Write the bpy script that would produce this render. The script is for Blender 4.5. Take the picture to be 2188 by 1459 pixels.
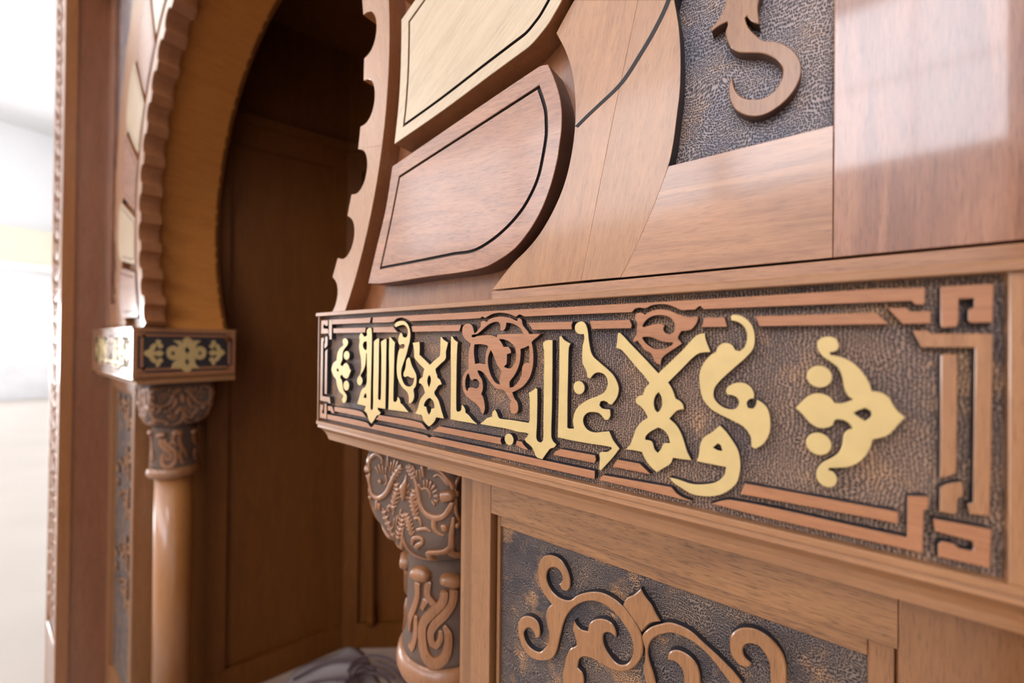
import bpy, bmesh, math, random
from mathutils import Vector, Matrix
from mathutils.geometry import tessellate_polygon
random.seed(7)
S = bpy.context.scene
for o in list(bpy.data.objects): bpy.data.objects.remove(o)
COL = S.collection
ZC = 1.80                                   # eye height above the hall floor

# ---------------------------------------------------------------- camera
cd = bpy.data.cameras.new('camera'); cam = bpy.data.objects.new('camera', cd); COL.objects.link(cam)
R_, U_, F_ = (0.804576,0.593774,0.009450), (-0.003743,-0.010841,0.999934), (-0.593837,0.804559,0.006500)
cam.matrix_world = Matrix(((R_[0], U_[0], -F_[0], 0), (R_[1], U_[1], -F_[1], 0), (R_[2], U_[2], -F_[2], ZC), (0, 0, 0, 1)))
cd.sensor_width = 36.0; cd.lens = 36.0*851.0/2188.0
cd.clip_start = .02; cd.clip_end = 100
cd.dof.use_dof = True; cd.dof.focus_distance = .43; cd.dof.aperture_fstop = 2.4
S.camera = cam

# ---------------------------------------------------------------- world, light, exposure
wd = bpy.data.worlds.new('sky'); S.world = wd; wd.use_nodes = True
wd.node_tree.nodes['Background'].inputs[0].default_value = (.86, .93, 1, 1)
wd.node_tree.nodes['Background'].inputs[1].default_value = 1.0
S.view_settings.view_transform = 'Standard'; S.view_settings.look = 'None'
S.view_settings.gamma = 1; S.view_settings.use_curve_mapping = False
S.view_settings.exposure = -1.90

def area(name, loc, target, sx, sy, power, col=(1, 1, 1)):
    l = bpy.data.lights.new(name, 'AREA'); l.shape = 'RECTANGLE'; l.size = sx; l.size_y = sy
    l.energy = power; l.color = col
    o = bpy.data.objects.new(name, l); COL.objects.link(o); o.location = loc
    d = Vector(target)-Vector(loc); o.rotation_euler = d.to_track_quat('-Z', 'Y').to_euler()
    return o
# daylight entering by the tall hall windows (the windows themselves are built below)
WINB = [(-9.6, 5.0, 5.0, 8.05), (-4.2, 5.0, 5.0, 8.05), (1.5, 5.6, 5.15, 8.05)]      # x centre, width, z0, z1 on the back wall
for i, (x, w, z0, z1) in enumerate(WINB):
    area('daylight_back', (x, -8.86, (z0+z1)/2), (x, 0, (z0+z1)/2), w, z1-z0, (230, 420, 760)[i], (.76, .84, 1))
WINL = [(-2.6, 2.6, .5, 2.95), (-6.2, 2.6, .5, 2.95)]
for i, (y, w, z0, z1) in enumerate(WINL):
    area('daylight_side', (-19.02, y, (z0+z1)/2), (0, y, (z0+z1)/2), w, z1-z0, 1900, (.97, .98, 1))
CEILL = [(-3.0, -3.2), (-9.5, -3.2), (1.5, -5.5)]  # added lamps out of view on the ceiling, brightening the hall
for x, y in CEILL:
    area('added_lamp_light', (x, y, 8.1), (x, y, 0), 2.4, 1.0, 640 if x < -8 else 430, (1, .95, .90))

# ---------------------------------------------------------------- materials
def mat(name):
    m = bpy.data.materials.new(name); m.use_nodes = True
    nt = m.node_tree; b = nt.nodes['Principled BSDF']; return m, nt, b
def N(nt, t, **k):
    n = nt.nodes.new(t)
    for a, v in k.items(): setattr(n, a, v)
    return n
def ramp(nt, src, stops):
    r = N(nt, 'ShaderNodeValToRGB'); e = r.color_ramp.elements
    e[0].position, e[0].color = stops[0][0], stops[0][1]+(1,)
    e[1].position, e[1].color = stops[-1][0], stops[-1][1]+(1,)
    for p, c in stops[1:-1]:
        x = e.new(p); x.color = c+(1,)
    nt.links.new(src, r.inputs[0]); return r
def noise(nt, vec, scale, detail=3, rough=.55, dist=0):
    n = N(nt, 'ShaderNodeTexNoise'); n.inputs['Scale'].default_value = scale
    n.inputs['Detail'].default_value = detail; n.inputs['Roughness'].default_value = rough
    n.inputs['Distortion'].default_value = dist
    nt.links.new(vec, n.inputs['Vector']); return n
def mixc(nt, f, a, b, mode='MIX'):
    m = N(nt, 'ShaderNodeMix', data_type='RGBA', blend_type=mode)
    for s, v in ((0, f), (6, a), (7, b)):
        if hasattr(v, 'links') or hasattr(v, 'is_linked'): nt.links.new(v, m.inputs[s])
        elif s == 0: m.inputs[0].default_value = v
        else: m.inputs[s].default_value = v+(1,) if len(v) == 3 else v
    return m.outputs[2]
def grainvec(nt, ang, stretch, obj=True):
    """object coordinates turned so that the grain runs along the local z axis"""
    tc = N(nt, 'ShaderNodeTexCoord')
    m1 = N(nt, 'ShaderNodeMapping'); m1.inputs['Rotation'].default_value = (ang[0], ang[1], 0)
    m2 = N(nt, 'ShaderNodeMapping'); m2.inputs['Scale'].default_value = (1, 1, stretch)
    nt.links.new(tc.outputs['Object'], m1.inputs[0]); nt.links.new(m1.outputs[0], m2.inputs[0])
    return m2.outputs[0]
def wood(name, base, dark, ang=(0, 0), figure=.25, rough=.38, spec=.5, coat=.6, pore=.3, coatr=.13, cior=1.5, K=.77):
    base = tuple(c*K*k for c, k in zip(base, (1.02, .955, .76))); dark = tuple(c*K*k for c, k in zip(dark, (1.02, .955, .76)))
    m, nt, b = mat(name)
    v1 = grainvec(nt, ang, .12); v2 = grainvec(nt, ang, .045)
    broad = noise(nt, v1, 9, 5, .6, .8)
    v3 = grainvec(nt, ang, .09)
    fib = noise(nt, v2, 420, 5, .7)
    fig = noise(nt, v1, 46, 3, .6, 1.2)
    por = noise(nt, v3, 800, 3, .6, .3)
    c0 = ramp(nt, broad.outputs[0], [(.3, tuple(.5*(a+d) for a, d in zip(base, dark))), (.68, base)])
    c1 = mixc(nt, figure, c0.outputs[0], ramp(nt, fig.outputs[0], [(.35, dark), (.62, tuple(min(1, 1.18*a) for a in base))]).outputs[0])
    f1 = ramp(nt, fib.outputs[0], [(.3, (.84, .81, .79)), (.62, (1.05, 1.04, 1.03))])
    c2 = mixc(nt, .8, c1, f1.outputs[0], 'MULTIPLY')
    p1 = ramp(nt, por.outputs[0], [(.34, (1-pore*.8, 1-pore*.85, 1-pore*.9)), (.47, (1, 1, 1)), (.62, (1+pore*.16,)*3)])
    c3 = mixc(nt, 1.0, c2, p1.outputs[0], 'MULTIPLY')
    nt.links.new(c3, b.inputs['Base Color'])
    b.inputs['Roughness'].default_value = rough
    b.inputs['Specular IOR Level'].default_value = spec
    b.inputs['Coat Weight'].default_value = coat; b.inputs['Coat Roughness'].default_value = coatr; b.inputs['Coat IOR'].default_value = cior
    bp = N(nt, 'ShaderNodeBump'); bp.inputs['Strength'].default_value = .12; bp.inputs['Distance'].default_value = .0006
    nt.links.new(fib.outputs[0], bp.inputs['Height']); nt.links.new(bp.outputs[0], b.inputs['Normal'])
    return m
def chisel(name, scale, ridge, pit, patina, bare, rough=.55, stretch=2.2, axis='X', cover=.5, depth=.0007, flow=.004, patch=9):
    """hammered and dark-stained carved ground: rows of short tool marks"""
    m, nt, b = mat(name)
    tc = N(nt, 'ShaderNodeTexCoord')
    big = noise(nt, tc.outputs['Object'], 28, 2, .5)
    sub = N(nt, 'ShaderNodeVectorMath', operation='SUBTRACT'); sub.inputs[1].default_value = (.5, .5, .5)
    nt.links.new(big.outputs['Color'], sub.inputs[0])
    scl = N(nt, 'ShaderNodeVectorMath', operation='SCALE'); scl.inputs['Scale'].default_value = flow*6
    nt.links.new(sub.outputs[0], scl.inputs[0])
    add = N(nt, 'ShaderNodeVectorMath', operation='ADD')
    nt.links.new(tc.outputs['Object'], add.inputs[0]); nt.links.new(scl.outputs[0], add.inputs[1])
    se = N(nt, 'ShaderNodeSeparateXYZ'); co = N(nt, 'ShaderNodeCombineXYZ')
    nt.links.new(add.outputs[0], se.inputs[0]); nt.links.new(se.outputs[0], co.inputs[0]); nt.links.new(se.outputs[2], co.inputs[1])
    mp = N(nt, 'ShaderNodeMapping')
    mp.inputs['Scale'].default_value = (scale/stretch, scale, 1) if axis == 'X' else (scale, scale/stretch, 1)
    nt.links.new(co.outputs[0], mp.inputs[0])
    vo = N(nt, 'ShaderNodeTexVoronoi', feature='F1', voronoi_dimensions='2D'); vo.inputs['Scale'].default_value = 1; vo.inputs['Randomness'].default_value = .5
    nt.links.new(mp.outputs[0], vo.inputs['Vector'])
    pm = ramp(nt, vo.outputs['Distance'], [(.24, (0, 0, 0)), (.44, (1, 1, 1))])
    pat = noise(nt, tc.outputs['Object'], patch, 3, .6)
    wear = noise(nt, tc.outputs['Object'], patch*2.3, 4, .65)
    r1 = mixc(nt, ramp(nt, pat.outputs[0], [(cover-.10, (0, 0, 0)), (cover+.12, (1, 1, 1))]).outputs[0], patina, ridge)
    r2 = mixc(nt, ramp(nt, wear.outputs[0], [(.53, (0, 0, 0)), (.66, (1, 1, 1))]).outputs[0], r1, bare)
    c = mixc(nt, pm.outputs[0], pit, r2)
    nt.links.new(c, b.inputs['Base Color'])
    b.inputs['Roughness'].default_value = rough
    b.inputs['Specular IOR Level'].default_value = .4
    bp = N(nt, 'ShaderNodeBump'); bp.inputs['Strength'].default_value = .9; bp.inputs['Distance'].default_value = depth
    nt.links.new(pm.outputs[0], bp.inputs['Height']); nt.links.new(bp.outputs[0], b.inputs['Normal'])
    return m
def plain(name, col, rough=.6, metal=0, emis=0, bump=0, bscale=40, coat=0):
    m, nt, b = mat(name)
    tc = N(nt, 'ShaderNodeTexCoord')
    n = noise(nt, tc.outputs['Object'], bscale, 4)
    r = ramp(nt, n.outputs[0], [(.3, tuple(c*.93 for c in col)), (.7, tuple(min(1, c*1.04) for c in col))])
    nt.links.new(r.outputs[0], b.inputs['Base Color'])
    b.inputs['Roughness'].default_value = rough; b.inputs['Metallic'].default_value = metal
    b.inputs['Coat Weight'].default_value = coat
    if emis:
        b.inputs['Emission Color'].default_value = col+(1,); b.inputs['Emission Strength'].default_value = emis
    if bump:
        bp = N(nt, 'ShaderNodeBump'); bp.inputs['Strength'].default_value = .5; bp.inputs['Distance'].default_value = bump
        nt.links.new(n.outputs[0], bp.inputs['Height']); nt.links.new(bp.outputs[0], b.inputs['Normal'])
    return m
H = math.pi/2
MX = (0, H)          # grain along X
MZ = (0, 0)          # grain along Z
MY = (H, 0)          # grain along Y
M = {}
M['frieze'] = wood('wood_frieze', (.44, .215, .108), (.30, .125, .058), MX, .22, pore=.2)
M['frieze_v'] = wood('wood_frieze_upright', (.44, .215, .108), (.30, .125, .058), MZ, .22)
M['strip'] = wood('wood_strip', (.47, .21, .115), (.34, .135, .07), MX, .25, coat=.25, pore=.2)
M['rail'] = wood('wood_rail', (.48, .235, .13), (.28, .12, .065), MX, .55, coat=.9, cior=1.55)
M['stile'] = wood('wood_stile', (.40, .185, .12), (.22, .085, .06), MZ, .6, rough=.34, coat=1, coatr=.07, cior=1.55)
M['board_a'] = wood('wood_board_orange', (.50, .25, .125), (.34, .145, .065), (0, -.21), .35)
M['board_b'] = wood('wood_board_tan', (.47, .24, .13), (.36, .165, .085), (0, -.21), .2)
M['ground'] = wood('wood_ground', (.40, .165, .075), (.26, .09, .04), MZ, .3)
M['trim'] = wood('wood_trim', (.50, .26, .15), (.38, .18, .10), (0, .1), .2)
M['vred'] = wood('wood_wedge_red', (.46, .215, .135), (.27, .11, .065), (0, 1.5), .45, pore=.5, coat=.7, cior=1.5)
M['vpale'] = wood('wood_wedge_pale', (.66, .515, .405), (.58, .44, .33), (0, -1.0), .3, pore=.1)
M['lower'] = wood('wood_lower', (.36, .165, .072), (.24, .095, .038), MZ, .25)  # base darkened: the weaker light low down is put into the colour
M['lower_h'] = wood('wood_lower_rail', (.38, .18, .08), (.23, .098, .042), MX, .5, pore=.6)  # rail colour darkened likewise for the weaker light below the frieze
M['col'] = wood('wood_column', (.50, .215, .075), (.38, .15, .05), MZ, .2)
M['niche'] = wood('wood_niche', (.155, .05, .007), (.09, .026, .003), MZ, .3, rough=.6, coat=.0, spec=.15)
M['soffit'] = wood('wood_soffit', (.62, .25, .065), (.46, .165, .035), MY, .25, coat=.06, spec=.2, rough=.55)
M['post'] = wood('wood_post', (.33, .13, .068), (.22, .08, .04), MZ, .3)
M['postedge'] = wood('wood_post_edge', (.42, .17, .06), (.30, .11, .04), MZ, .2)
M['carve'] = wood('wood_carving', (.36, .155, .073), (.22, .088, .040), MZ, .3, coat=.25)
M['scroll'] = wood('wood_scroll', (.38, .18, .082), (.27, .115, .052), MZ, .3, coat=.3)
M['gold'] = plain('gold_leaf', (.58, .405, .17), .40, .25, bump=.0003, bscale=60)
M['edge'] = plain('dark_stain', (.022, .018, .022), .5)
M['edgebrown'] = plain('brown_cut_edge', (.085, .035, .02), .5, coat=.2)
M['chisel'] = chisel('chiselled_ground', 1000, (.32, .19, .125), (.012, .009, .012), (.17, .115, .10), (.48, .26, .14), flow=.0022, cover=.47)
M['chisel_star'] = chisel('hammered_ground', 720, (.38, .28, .25), (.022, .018, .026), (.20, .172, .20), (.44, .28, .20), .38, 1.8, 'Z', .46, .0007, .004, 12)
M['chisel_low'] = chisel('chiselled_panel_ground', 800, (.20, .135, .10), (.012, .009, .012), (.095, .074, .074), (.42, .22, .11), .5, 1.7, 'Z', .48, .0006, .005, 11)
M['capground'] = plain('stained_capital_ground', (.10, .057, .038), .85, bump=.001, bscale=900)
M['inlay'] = plain('inlay_line', (.018, .013, .014), .75)
M['wall'] = plain('white_plaster', (.86, .86, .87), .8)
M['ceil'] = plain('white_ceiling', (.72, .72, .73), .85)
M['floor'] = plain('beige_stone_floor', (.47, .415, .365), .35, bscale=1.1)
M['dado'] = plain('pale_marble', (.72, .72, .74), .3, bscale=2)
M['beam'] = plain('cream_beam', (.80, .72, .58), .7)
M['glow'] = plain('window_daylight', (.95, .97, 1), .3, emis=14)
M['frame'] = plain('window_frame_white', (.8, .8, .8), .5)
M['lamp'] = plain('added_lamp_diffuser', (1, .96, .9), .4, emis=5)
M['sheet'] = plain('grey_sheet', (.34, .28, .27), .5, bump=.003, bscale=20)
M['cable'] = plain('dark_cable', (.075, .04, .042), .5)
M['green'] = plain('green_plastic', (.04, .10, .02), .5)
M['nfloor'] = plain('niche_floor', (.36, .25, .19), .6)

# ---------------------------------------------------------------- helpers
def tag(o, label=None, cat=None, group=None, kind=None):
    if label: o['label'] = label
    if cat: o['category'] = cat
    if group: o['group'] = group
    if kind: o['kind'] = kind
    return o
def thing(name, loc, label, cat, group=None):
    o = bpy.data.objects.new(name, None); COL.objects.link(o); o.location = (loc[0], loc[1], loc[2]+ZC)
    o.empty_display_size = .05
    return tag(o, label, cat, group)
def origin(p):
    v = Vector((0, 0, 0))
    while p is not None: v += p.location; p = p.parent
    return v
def link(name, verts, faces, mats, parent=None, fm=None, smooth=False, uprel=True):
    """verts are given in metres with z measured from eye height"""
    me = bpy.data.meshes.new(name)
    off = origin(parent)
    dz = ZC if uprel else 0
    me.from_pydata([(v[0]-off.x, v[1]-off.y, v[2]+dz-off.z) for v in verts], [], faces)
    for m in (mats if isinstance(mats, (list, tuple)) else [mats]): me.materials.append(m)
    if fm: me.polygons.foreach_set('material_index', fm)
    if smooth: me.polygons.foreach_set('use_smooth', [True]*len(me.polygons))
    bm = bmesh.new(); bm.from_mesh(me); bmesh.ops.recalc_face_normals(bm, faces=bm.faces); bm.to_mesh(me); bm.free()
    me.update()
    o = bpy.data.objects.new(name, me); COL.objects.link(o)
    if parent is not None: o.parent = parent
    return o
def box(name, a, b, m, parent=None, bev=0.0, uprel=True):
    x0, y0, z0 = a; x1, y1, z1 = b
    if bev:
        V = []; F = []
        e = bev
        prof = [(x0+e, y0, z0+e, x1-e, z1-e), (x0, y0+e, z0, x1, z1), (x0, y1, z0, x1, z1)]
        for (ax, y, az, bx, bz) in prof: V += [(ax, y, az), (bx, y, az), (bx, y, bz), (ax, y, bz)]
        F = [(0, 1, 2, 3), (11, 10, 9, 8)]
        for k in (0, 4):
            for i in range(4): F.append((k+i, k+(i+1) % 4, k+4+(i+1) % 4, k+4+i))
        return link(name, V, F, m, parent, uprel=uprel)
    V = [(x, y, z) for z in (z0, z1) for y in (y0, y1) for x in (x0, x1)]
    F = [(0, 1, 3, 2), (4, 6, 7, 5), (0, 4, 5, 1), (2, 3, 7, 6), (0, 2, 6, 4), (1, 5, 7, 3)]
    return link(name, V, F, m, parent, uprel=uprel)
def sc(l): return [(a*1e-4, b*1e-4) for a, b in l]
def smooth(pts, corner=52, step=.0022, closed=True):
    P = [Vector(p) for p in pts]; n = len(P)
    Q = [P[0]]
    for p in P[1:]:
        if (p-Q[-1]).length > 1e-5: Q.append(p)
    if closed and (Q[0]-Q[-1]).length < 1e-5: Q.pop()
    P = Q; n = len(P)
    tan = []
    for i in range(n):
        if not closed and (i == 0 or i == n-1): tan.append(None); continue
        a = P[i]-P[i-1]; b = P[(i+1) % n]-P[i]
        ang = math.degrees(a.angle(b)) if a.length > 0 and b.length > 0 else 0
        if ang > corner: tan.append(None)
        else:
            t = a.normalized()*a.length+b.normalized()*b.length
            tan.append(t.normalized())
    out = []
    for i in range(n if closed else n-1):
        p, q = P[i], P[(i+1) % n]; L = (q-p).length
        t0 = tan[i] or None; t1 = tan[(i+1) % n] or None
        d = (q-p)/L
        t0 = d if t0 is None else t0; t1 = d if t1 is None else t1
        k = 1 if (t0.dot(d) > .9999 and t1.dot(d) > .9999) else max(2, min(8, int(L/step)+1))
        for j in range(k):
            u = j/k; u2, u3 = u*u, u*u*u
            out.append(p*(2*u3-3*u2+1)+t0*L*(u3-2*u2+u)+q*(-2*u3+3*u2)+t1*L*(u3-u2))
    if not closed: out.append(P[-1])
    return out
def sarea(P): return .5*sum(P[i-1].x*P[i].y-P[i].x*P[i-1].y for i in range(len(P)))
def offset(P, d):
    """shrink a closed outline by d (negative grows it)"""
    s = 1 if sarea(P) > 0 else -1
    out = []; n = len(P)
    for i in range(n):
        a = (P[i]-P[i-1]).normalized(); b = (P[(i+1) % n]-P[i]).normalized()
        na = Vector((-a.y, a.x))*s; nb = Vector((-b.y, b.x))*s
        m = na+nb
        if m.length < .3: m = na
        m.normalize(); c = max(.55, m.dot(na))
        out.append(P[i]+m*(d/c))
    return out
def solid(name, outer, holes, yf, yb, mats, parent=None, bev=.0004, plane='XZ', x0=0, corner=52, step=.0022, smo=True):
    """cut a board of that outline: front face at yf, back at yb, eased arrises; mats = (face, side)"""
    if smo:
        loops = [smooth(outer, corner, step)]+[smooth(h, corner, step) for h in holes]
    else: loops = [[Vector(p) for p in outer]]+[[Vector(p) for p in h] for h in holes]
    fr = [offset(loops[0], bev)]+[offset(h, -bev) for h in loops[1:]] if bev else loops
    V = []; F = []; fm = []
    def put(p, y): V.append((p.x, y, p.y) if plane == 'XZ' else (y, p.x, p.y))
    base = 0
    starts = []
    s = 1 if yb > yf else -1
    for L, f in zip(loops, fr):
        n = len(L); starts.append((base, n))
        for p in f: put(p, yf)
        for p in L: put(p, yf+s*bev)
        for p in L: put(p, yb)
        for i in range(n):
            j = (i+1) % n
            if bev: F.append((base+i, base+j, base+n+j, base+n+i)); fm.append(0)
            F.append((base+n+i, base+n+j, base+2*n+j, base+2*n+i)); fm.append(1)
        base += 3*n
    idx = [st+i for st, n in starts for i in range(n)]
    for t in tessellate_polygon([[Vector((p.x, p.y, 0)) for p in f] for f in fr]):
        F.append(tuple(idx[i] for i in t)); fm.append(0)
    idb = [st+2*n+i for st, n in starts for i in range(n)]
    for t in tessellate_polygon([[Vector((p.x, p.y, 0)) for p in f] for f in loops]):
        F.append(tuple(idb[i] for i in reversed(t))); fm.append(1)
    mats = list(mats) if isinstance(mats, (tuple, list)) else [mats, mats]
    return link(name, V, F, mats, parent, fm)
def lathe(name, prof, c, m, parent, n=48, smooth_=True):
    V = []; F = []
    for r, z in prof:
        for i in range(n):
            a = 2*math.pi*i/n; V.append((c[0]+r*math.cos(a), c[1]+r*math.sin(a), z))
    k = len(prof)
    for j in range(k-1):
        for i in range(n):
            F.append((j*n+i, j*n+(i+1) % n, (j+1)*n+(i+1) % n, (j+1)*n+i))
    F.append(tuple(range(n))[::-1]); F.append(tuple((k-1)*n+i for i in range(n)))
    o = link(name, V, F, m, parent, smooth=False)
    if smooth_:
        me = o.data
        for p in me.polygons: p.use_smooth = len(p.vertices) == 4
    return o
def strokes_mesh(lst, surf, h=.004, bury=.002, fat=1.0, seg=6, topflat=.55, corner=80):
    """raised carved ribbons following a surface: surf(u, v) -> (point, normal)"""
    V = []; F = []
    for s in lst:
        pts = [Vector((a, b)) for a, b, r in s]; rad = [r for a, b, r in s]
        P = []; Rr = []
        if len(pts) > 2:
            L = [0]
            for i in range(1, len(pts)): L.append(L[-1]+(pts[i]-pts[i-1]).length)
            Q = smooth(pts, corner, .004, closed=False)
            l = [0]
            for i in range(1, len(Q)): l.append(l[-1]+(Q[i]-Q[i-1]).length)
            P = Q
            for x in l:
                x = x/l[-1]*L[-1]; k = 0
                while k < len(L)-2 and L[k+1] < x: k += 1
                t = (x-L[k])/max(1e-9, L[k+1]-L[k]); Rr.append(rad[k]*(1-t)+rad[k+1]*t)
        else: P = pts; Rr = rad
        # rounded ends
        d0 = (P[0]-P[1]).normalized(); d1 = (P[-1]-P[-2]).normalized()
        P = [P[0]+d0*Rr[0]*.9, P[0]+d0*Rr[0]*.5]+P+[P[-1]+d1*Rr[-1]*.5, P[-1]+d1*Rr[-1]*.9]
        Rr = [Rr[0]*.25, Rr[0]*.8]+Rr+[Rr[-1]*.8, Rr[-1]*.25]
        b0 = len(V)
        prof = [(-1, -bury, 1), (-.93, .55, 0), (-topflat, .93, 0), (0, 1.0, 0), (topflat, .93, 0), (.93, .55, 0), (1, -bury, 1)]
        for i, p in enumerate(P):
            t = (P[min(i+1, len(P)-1)]-P[max(i-1, 0)]).normalized(); nn = Vector((-t.y, t.x))
            hh = min(h, Rr[i]*1.6)
            for a, b, absb in prof:
                q = p+nn*(a*Rr[i]*fat)
                o, nrm = surf(q.x, q.y)
                V.append(tuple(o+nrm*(b if absb else b*hh)))
        k = len(prof)
        for i in range(len(P)-1):
            for j in range(k-1): F.append((b0+i*k+j, b0+i*k+j+1, b0+(i+1)*k+j+1, b0+(i+1)*k+j))
        F.append(tuple(b0+j for j in range(k))); F.append(tuple(b0+(len(P)-1)*k+j for j in reversed(range(k))))
    return V, F
def copy_tree(o, parent=None):
    c = o.copy(); COL.objects.link(c); c.parent = parent
    for ch in list(o.children): copy_tree(ch, c)
    return c
AX, AZ = -1.3325, .4699
def mirror_tree(o, label):
    c = copy_tree(o); c.location.x = 2*AX-o.location.x; c.scale = (-1, 1, 1); c['label'] = label
    return c
def pol(r, a): return (AX+r*math.cos(math.radians(a)), AZ+r*math.sin(math.radians(a)))

# ================================================================ the hall
FZ = -ZC
NF = -1.65                                  # the niche floor is a step higher
def struct(o): return tag(o, kind='structure')
struct(box('floor', (-19.3, -9.1, FZ-.1), (8, 1.9, FZ), M['floor']))
struct(box('ceiling', (-19.3, -9.1, 6.4), (8, 1.9, 6.5), M['ceil']))
struct(box('wall_left', (-19.3, -9.1, FZ), (-19.1, 1.9, 6.4), M['wall']))
struct(box('wall_right', (8, -9.1, FZ), (8.2, 1.9, 6.4), M['wall']))
struct(box('wall_back', (-19.3, -9.1, FZ), (8, -9.0, 6.4), M['wall']))
# the wall the prayer niche stands against, open behind the niche
struct(box('wall_front', (-19.3, 1.72, FZ), (8, 1.9, 6.4), M['wall']))
struct(box('trim_1', (-19.1, -9.0, FZ), (-19.06, 1.72, -.26), M['dado']))
struct(box('trim_2', (-19.1, -9.0, 2.25), (-18.7, 1.72, 3.3), M['beam']))
struct(box('trim_3', (-19.1, -9.0, 2.1), (-18.6, 1.72, 2.25), M['wall']))
wi = 0
def window(kind, c, w, z0, z1):
    global wi; wi += 1
    z0 -= ZC; z1 -= ZC
    if kind == 'b':
        P = thing('window_%d' % wi, (c, -8.98, z0), None, None); P['kind'] = 'structure'
        box('pane', (c-w/2, -8.99, z0), (c+w/2, -8.97, z1), M['glow'], P)
        for a in (c-w/2-.06, c-.03, c+w/2): box('window_frame', (a, -8.97, z0-.06), (a+.06, -8.9, z1+.06), M['frame'], P)
        for a in (z0-.06, (z0+z1)/2-.03, z1): box('window_frame', (c-w/2, -8.965, a), (c+w/2, -8.905, a+.06), M['frame'], P)
    else:
        P = thing('window_%d' % wi, (-19.08, c, z0), None, None); P['kind'] = 'structure'
        box('pane', (-19.06, c-w/2, z0), (-19.055, c+w/2, z1), M['glow'], P)
        for a in (c-w/2-.06, c-.03, c+w/2): box('window_frame', (-19.055, a, z0-.06), (-19.03, a+.06, z1+.06), M['frame'], P)
for x, w, z0, z1 in WINB: window('b', x, w, z0, z1)
for y, w, z0, z1 in WINL: window('l', y, w, z0, z1)
for i, (x, y) in enumerate(CEILL):
    t = thing('added_lamp', (x, y, 6.34), ('added unseen ceiling lamp nearest the niche', 'added unseen ceiling lamp brightening the far left of the hall', 'added unseen ceiling lamp behind the viewer to the right')[i], 'lamp', 'added fill lamps on the hall ceiling')
    box('housing', (x-1.25, y-.55, 6.35), (x+1.25, y+.55, 6.4), M['frame'], t)
    box('diffuser', (x-1.2, y-.5, 6.34), (x+1.2, y+.5, 6.35), M['lamp'], t)

# ================================================================ niche
nz = thing('niche_lining', (AX, 1.0, FZ), 'dark brown panelled wooden lining inside the prayer niche', 'panelling')
PTS = [(-2.277, .41), (-2.277, .62), (-2.19, .64), (-2.02, 1.21), (-1.65, 1.508)]
def wallseg(p, q, z0, z1, th=.02, m=None, name='wall_board', inset=0, par=None):
    """upright board between two plan points, its face on the line, thickness outward"""
    p, q = Vector(p), Vector(q); d = (q-p).normalized(); n = Vector((-d.y, d.x))
    p2, q2 = p-n*inset, q-n*inset
    V = []
    for z in (z0, z1):
        for a in (p2, q2, q2+n*th, p2+n*th): V.append((a.x, a.y, z))
    F = [(0, 1, 2, 3), (4, 5, 6, 7), (0, 1, 5, 4), (1, 2, 6, 5), (2, 3, 7, 6), (3, 0, 4, 7)]
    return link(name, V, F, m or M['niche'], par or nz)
def facet(p, q, panels=1, cornice=True, stile=.075):
    p, q = Vector(p), Vector(q); L = (q-p).length; d = (q-p)/L
    wallseg(p, q, NF, 1.587)
    wallseg(p, q, NF, NF+.135, .024, name='bottom_rail', inset=.022)
    wallseg(p, q, .93, 1.03, .024, name='top_rail', inset=.022)
    wallseg(p, q, 1.03, 1.075, .05, name='cornice', inset=.04)
    for k in range(panels+1):
        c = k*(L-stile)/panels
        wallseg(p+d*c, p+d*(c+stile), NF+.135, .93, .022, name='stile', inset=.020)
    return
def both(f):
    f(False); f(True)
for mir in (False, True):
    def mp(p): return (2*AX-p[0], p[1]) if mir else p
    def seg(a, b): return (mp(b), mp(a)) if mir else (mp(a), mp(b))
    a, b = seg(PTS[0], PTS[1]); wallseg(a, b, NF, -.17, name='jamb_board', m=M['lower'])
    a, b = seg(PTS[1], PTS[2]); wallseg(a, b, NF, -.17, name='return_board')
    a, b = seg(PTS[2], PTS[3]); facet(a, b)
    a, b = seg(PTS[3], PTS[4]); facet(a, b, stile=.085)
    # slim colonette on the oblique facet
    p3, p4 = Vector(mp(PTS[3])), Vector(mp(PTS[4])); c = p3+(p4-p3)*.34
    n = Vector((1 if not mir else -1, -1)).normalized(); c = c+n*.03
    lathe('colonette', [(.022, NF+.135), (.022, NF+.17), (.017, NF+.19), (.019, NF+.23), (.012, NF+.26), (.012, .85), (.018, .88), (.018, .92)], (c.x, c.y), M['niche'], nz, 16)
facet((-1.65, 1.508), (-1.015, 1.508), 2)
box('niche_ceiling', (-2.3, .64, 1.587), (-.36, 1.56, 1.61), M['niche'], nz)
struct(box('floor_niche', (-2.27, .42, FZ), (-.395, 1.5, NF+.004), M['nfloor']))
# unseen lining round the arch behind the soffit, added to keep it light-tight
arc = [pol(.80, a) for a in range(-36, 217, 4)]
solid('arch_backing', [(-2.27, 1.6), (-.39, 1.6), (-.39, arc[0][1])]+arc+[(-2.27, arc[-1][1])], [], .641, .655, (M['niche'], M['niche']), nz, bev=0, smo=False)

# ================================================================ arch surround
ar = thing('arch_surround', (AX, .42, 0), 'wooden horseshoe arch front with raised wedge blocks and scalloped inner edge', 'arch')
arcb = [pol(.79, a) for a in range(-32, 213, 3)]
solid('back_board', [(-2.8115, .052), (-2.8115, 1.75), (.1465, 1.75), (.1465, .052), (arcb[0][0], .052)]+arcb+[(arcb[-1][0], .052)], [], .414, .445, (M['ground'], M['ground']), ar, bev=0, smo=False)
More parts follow.
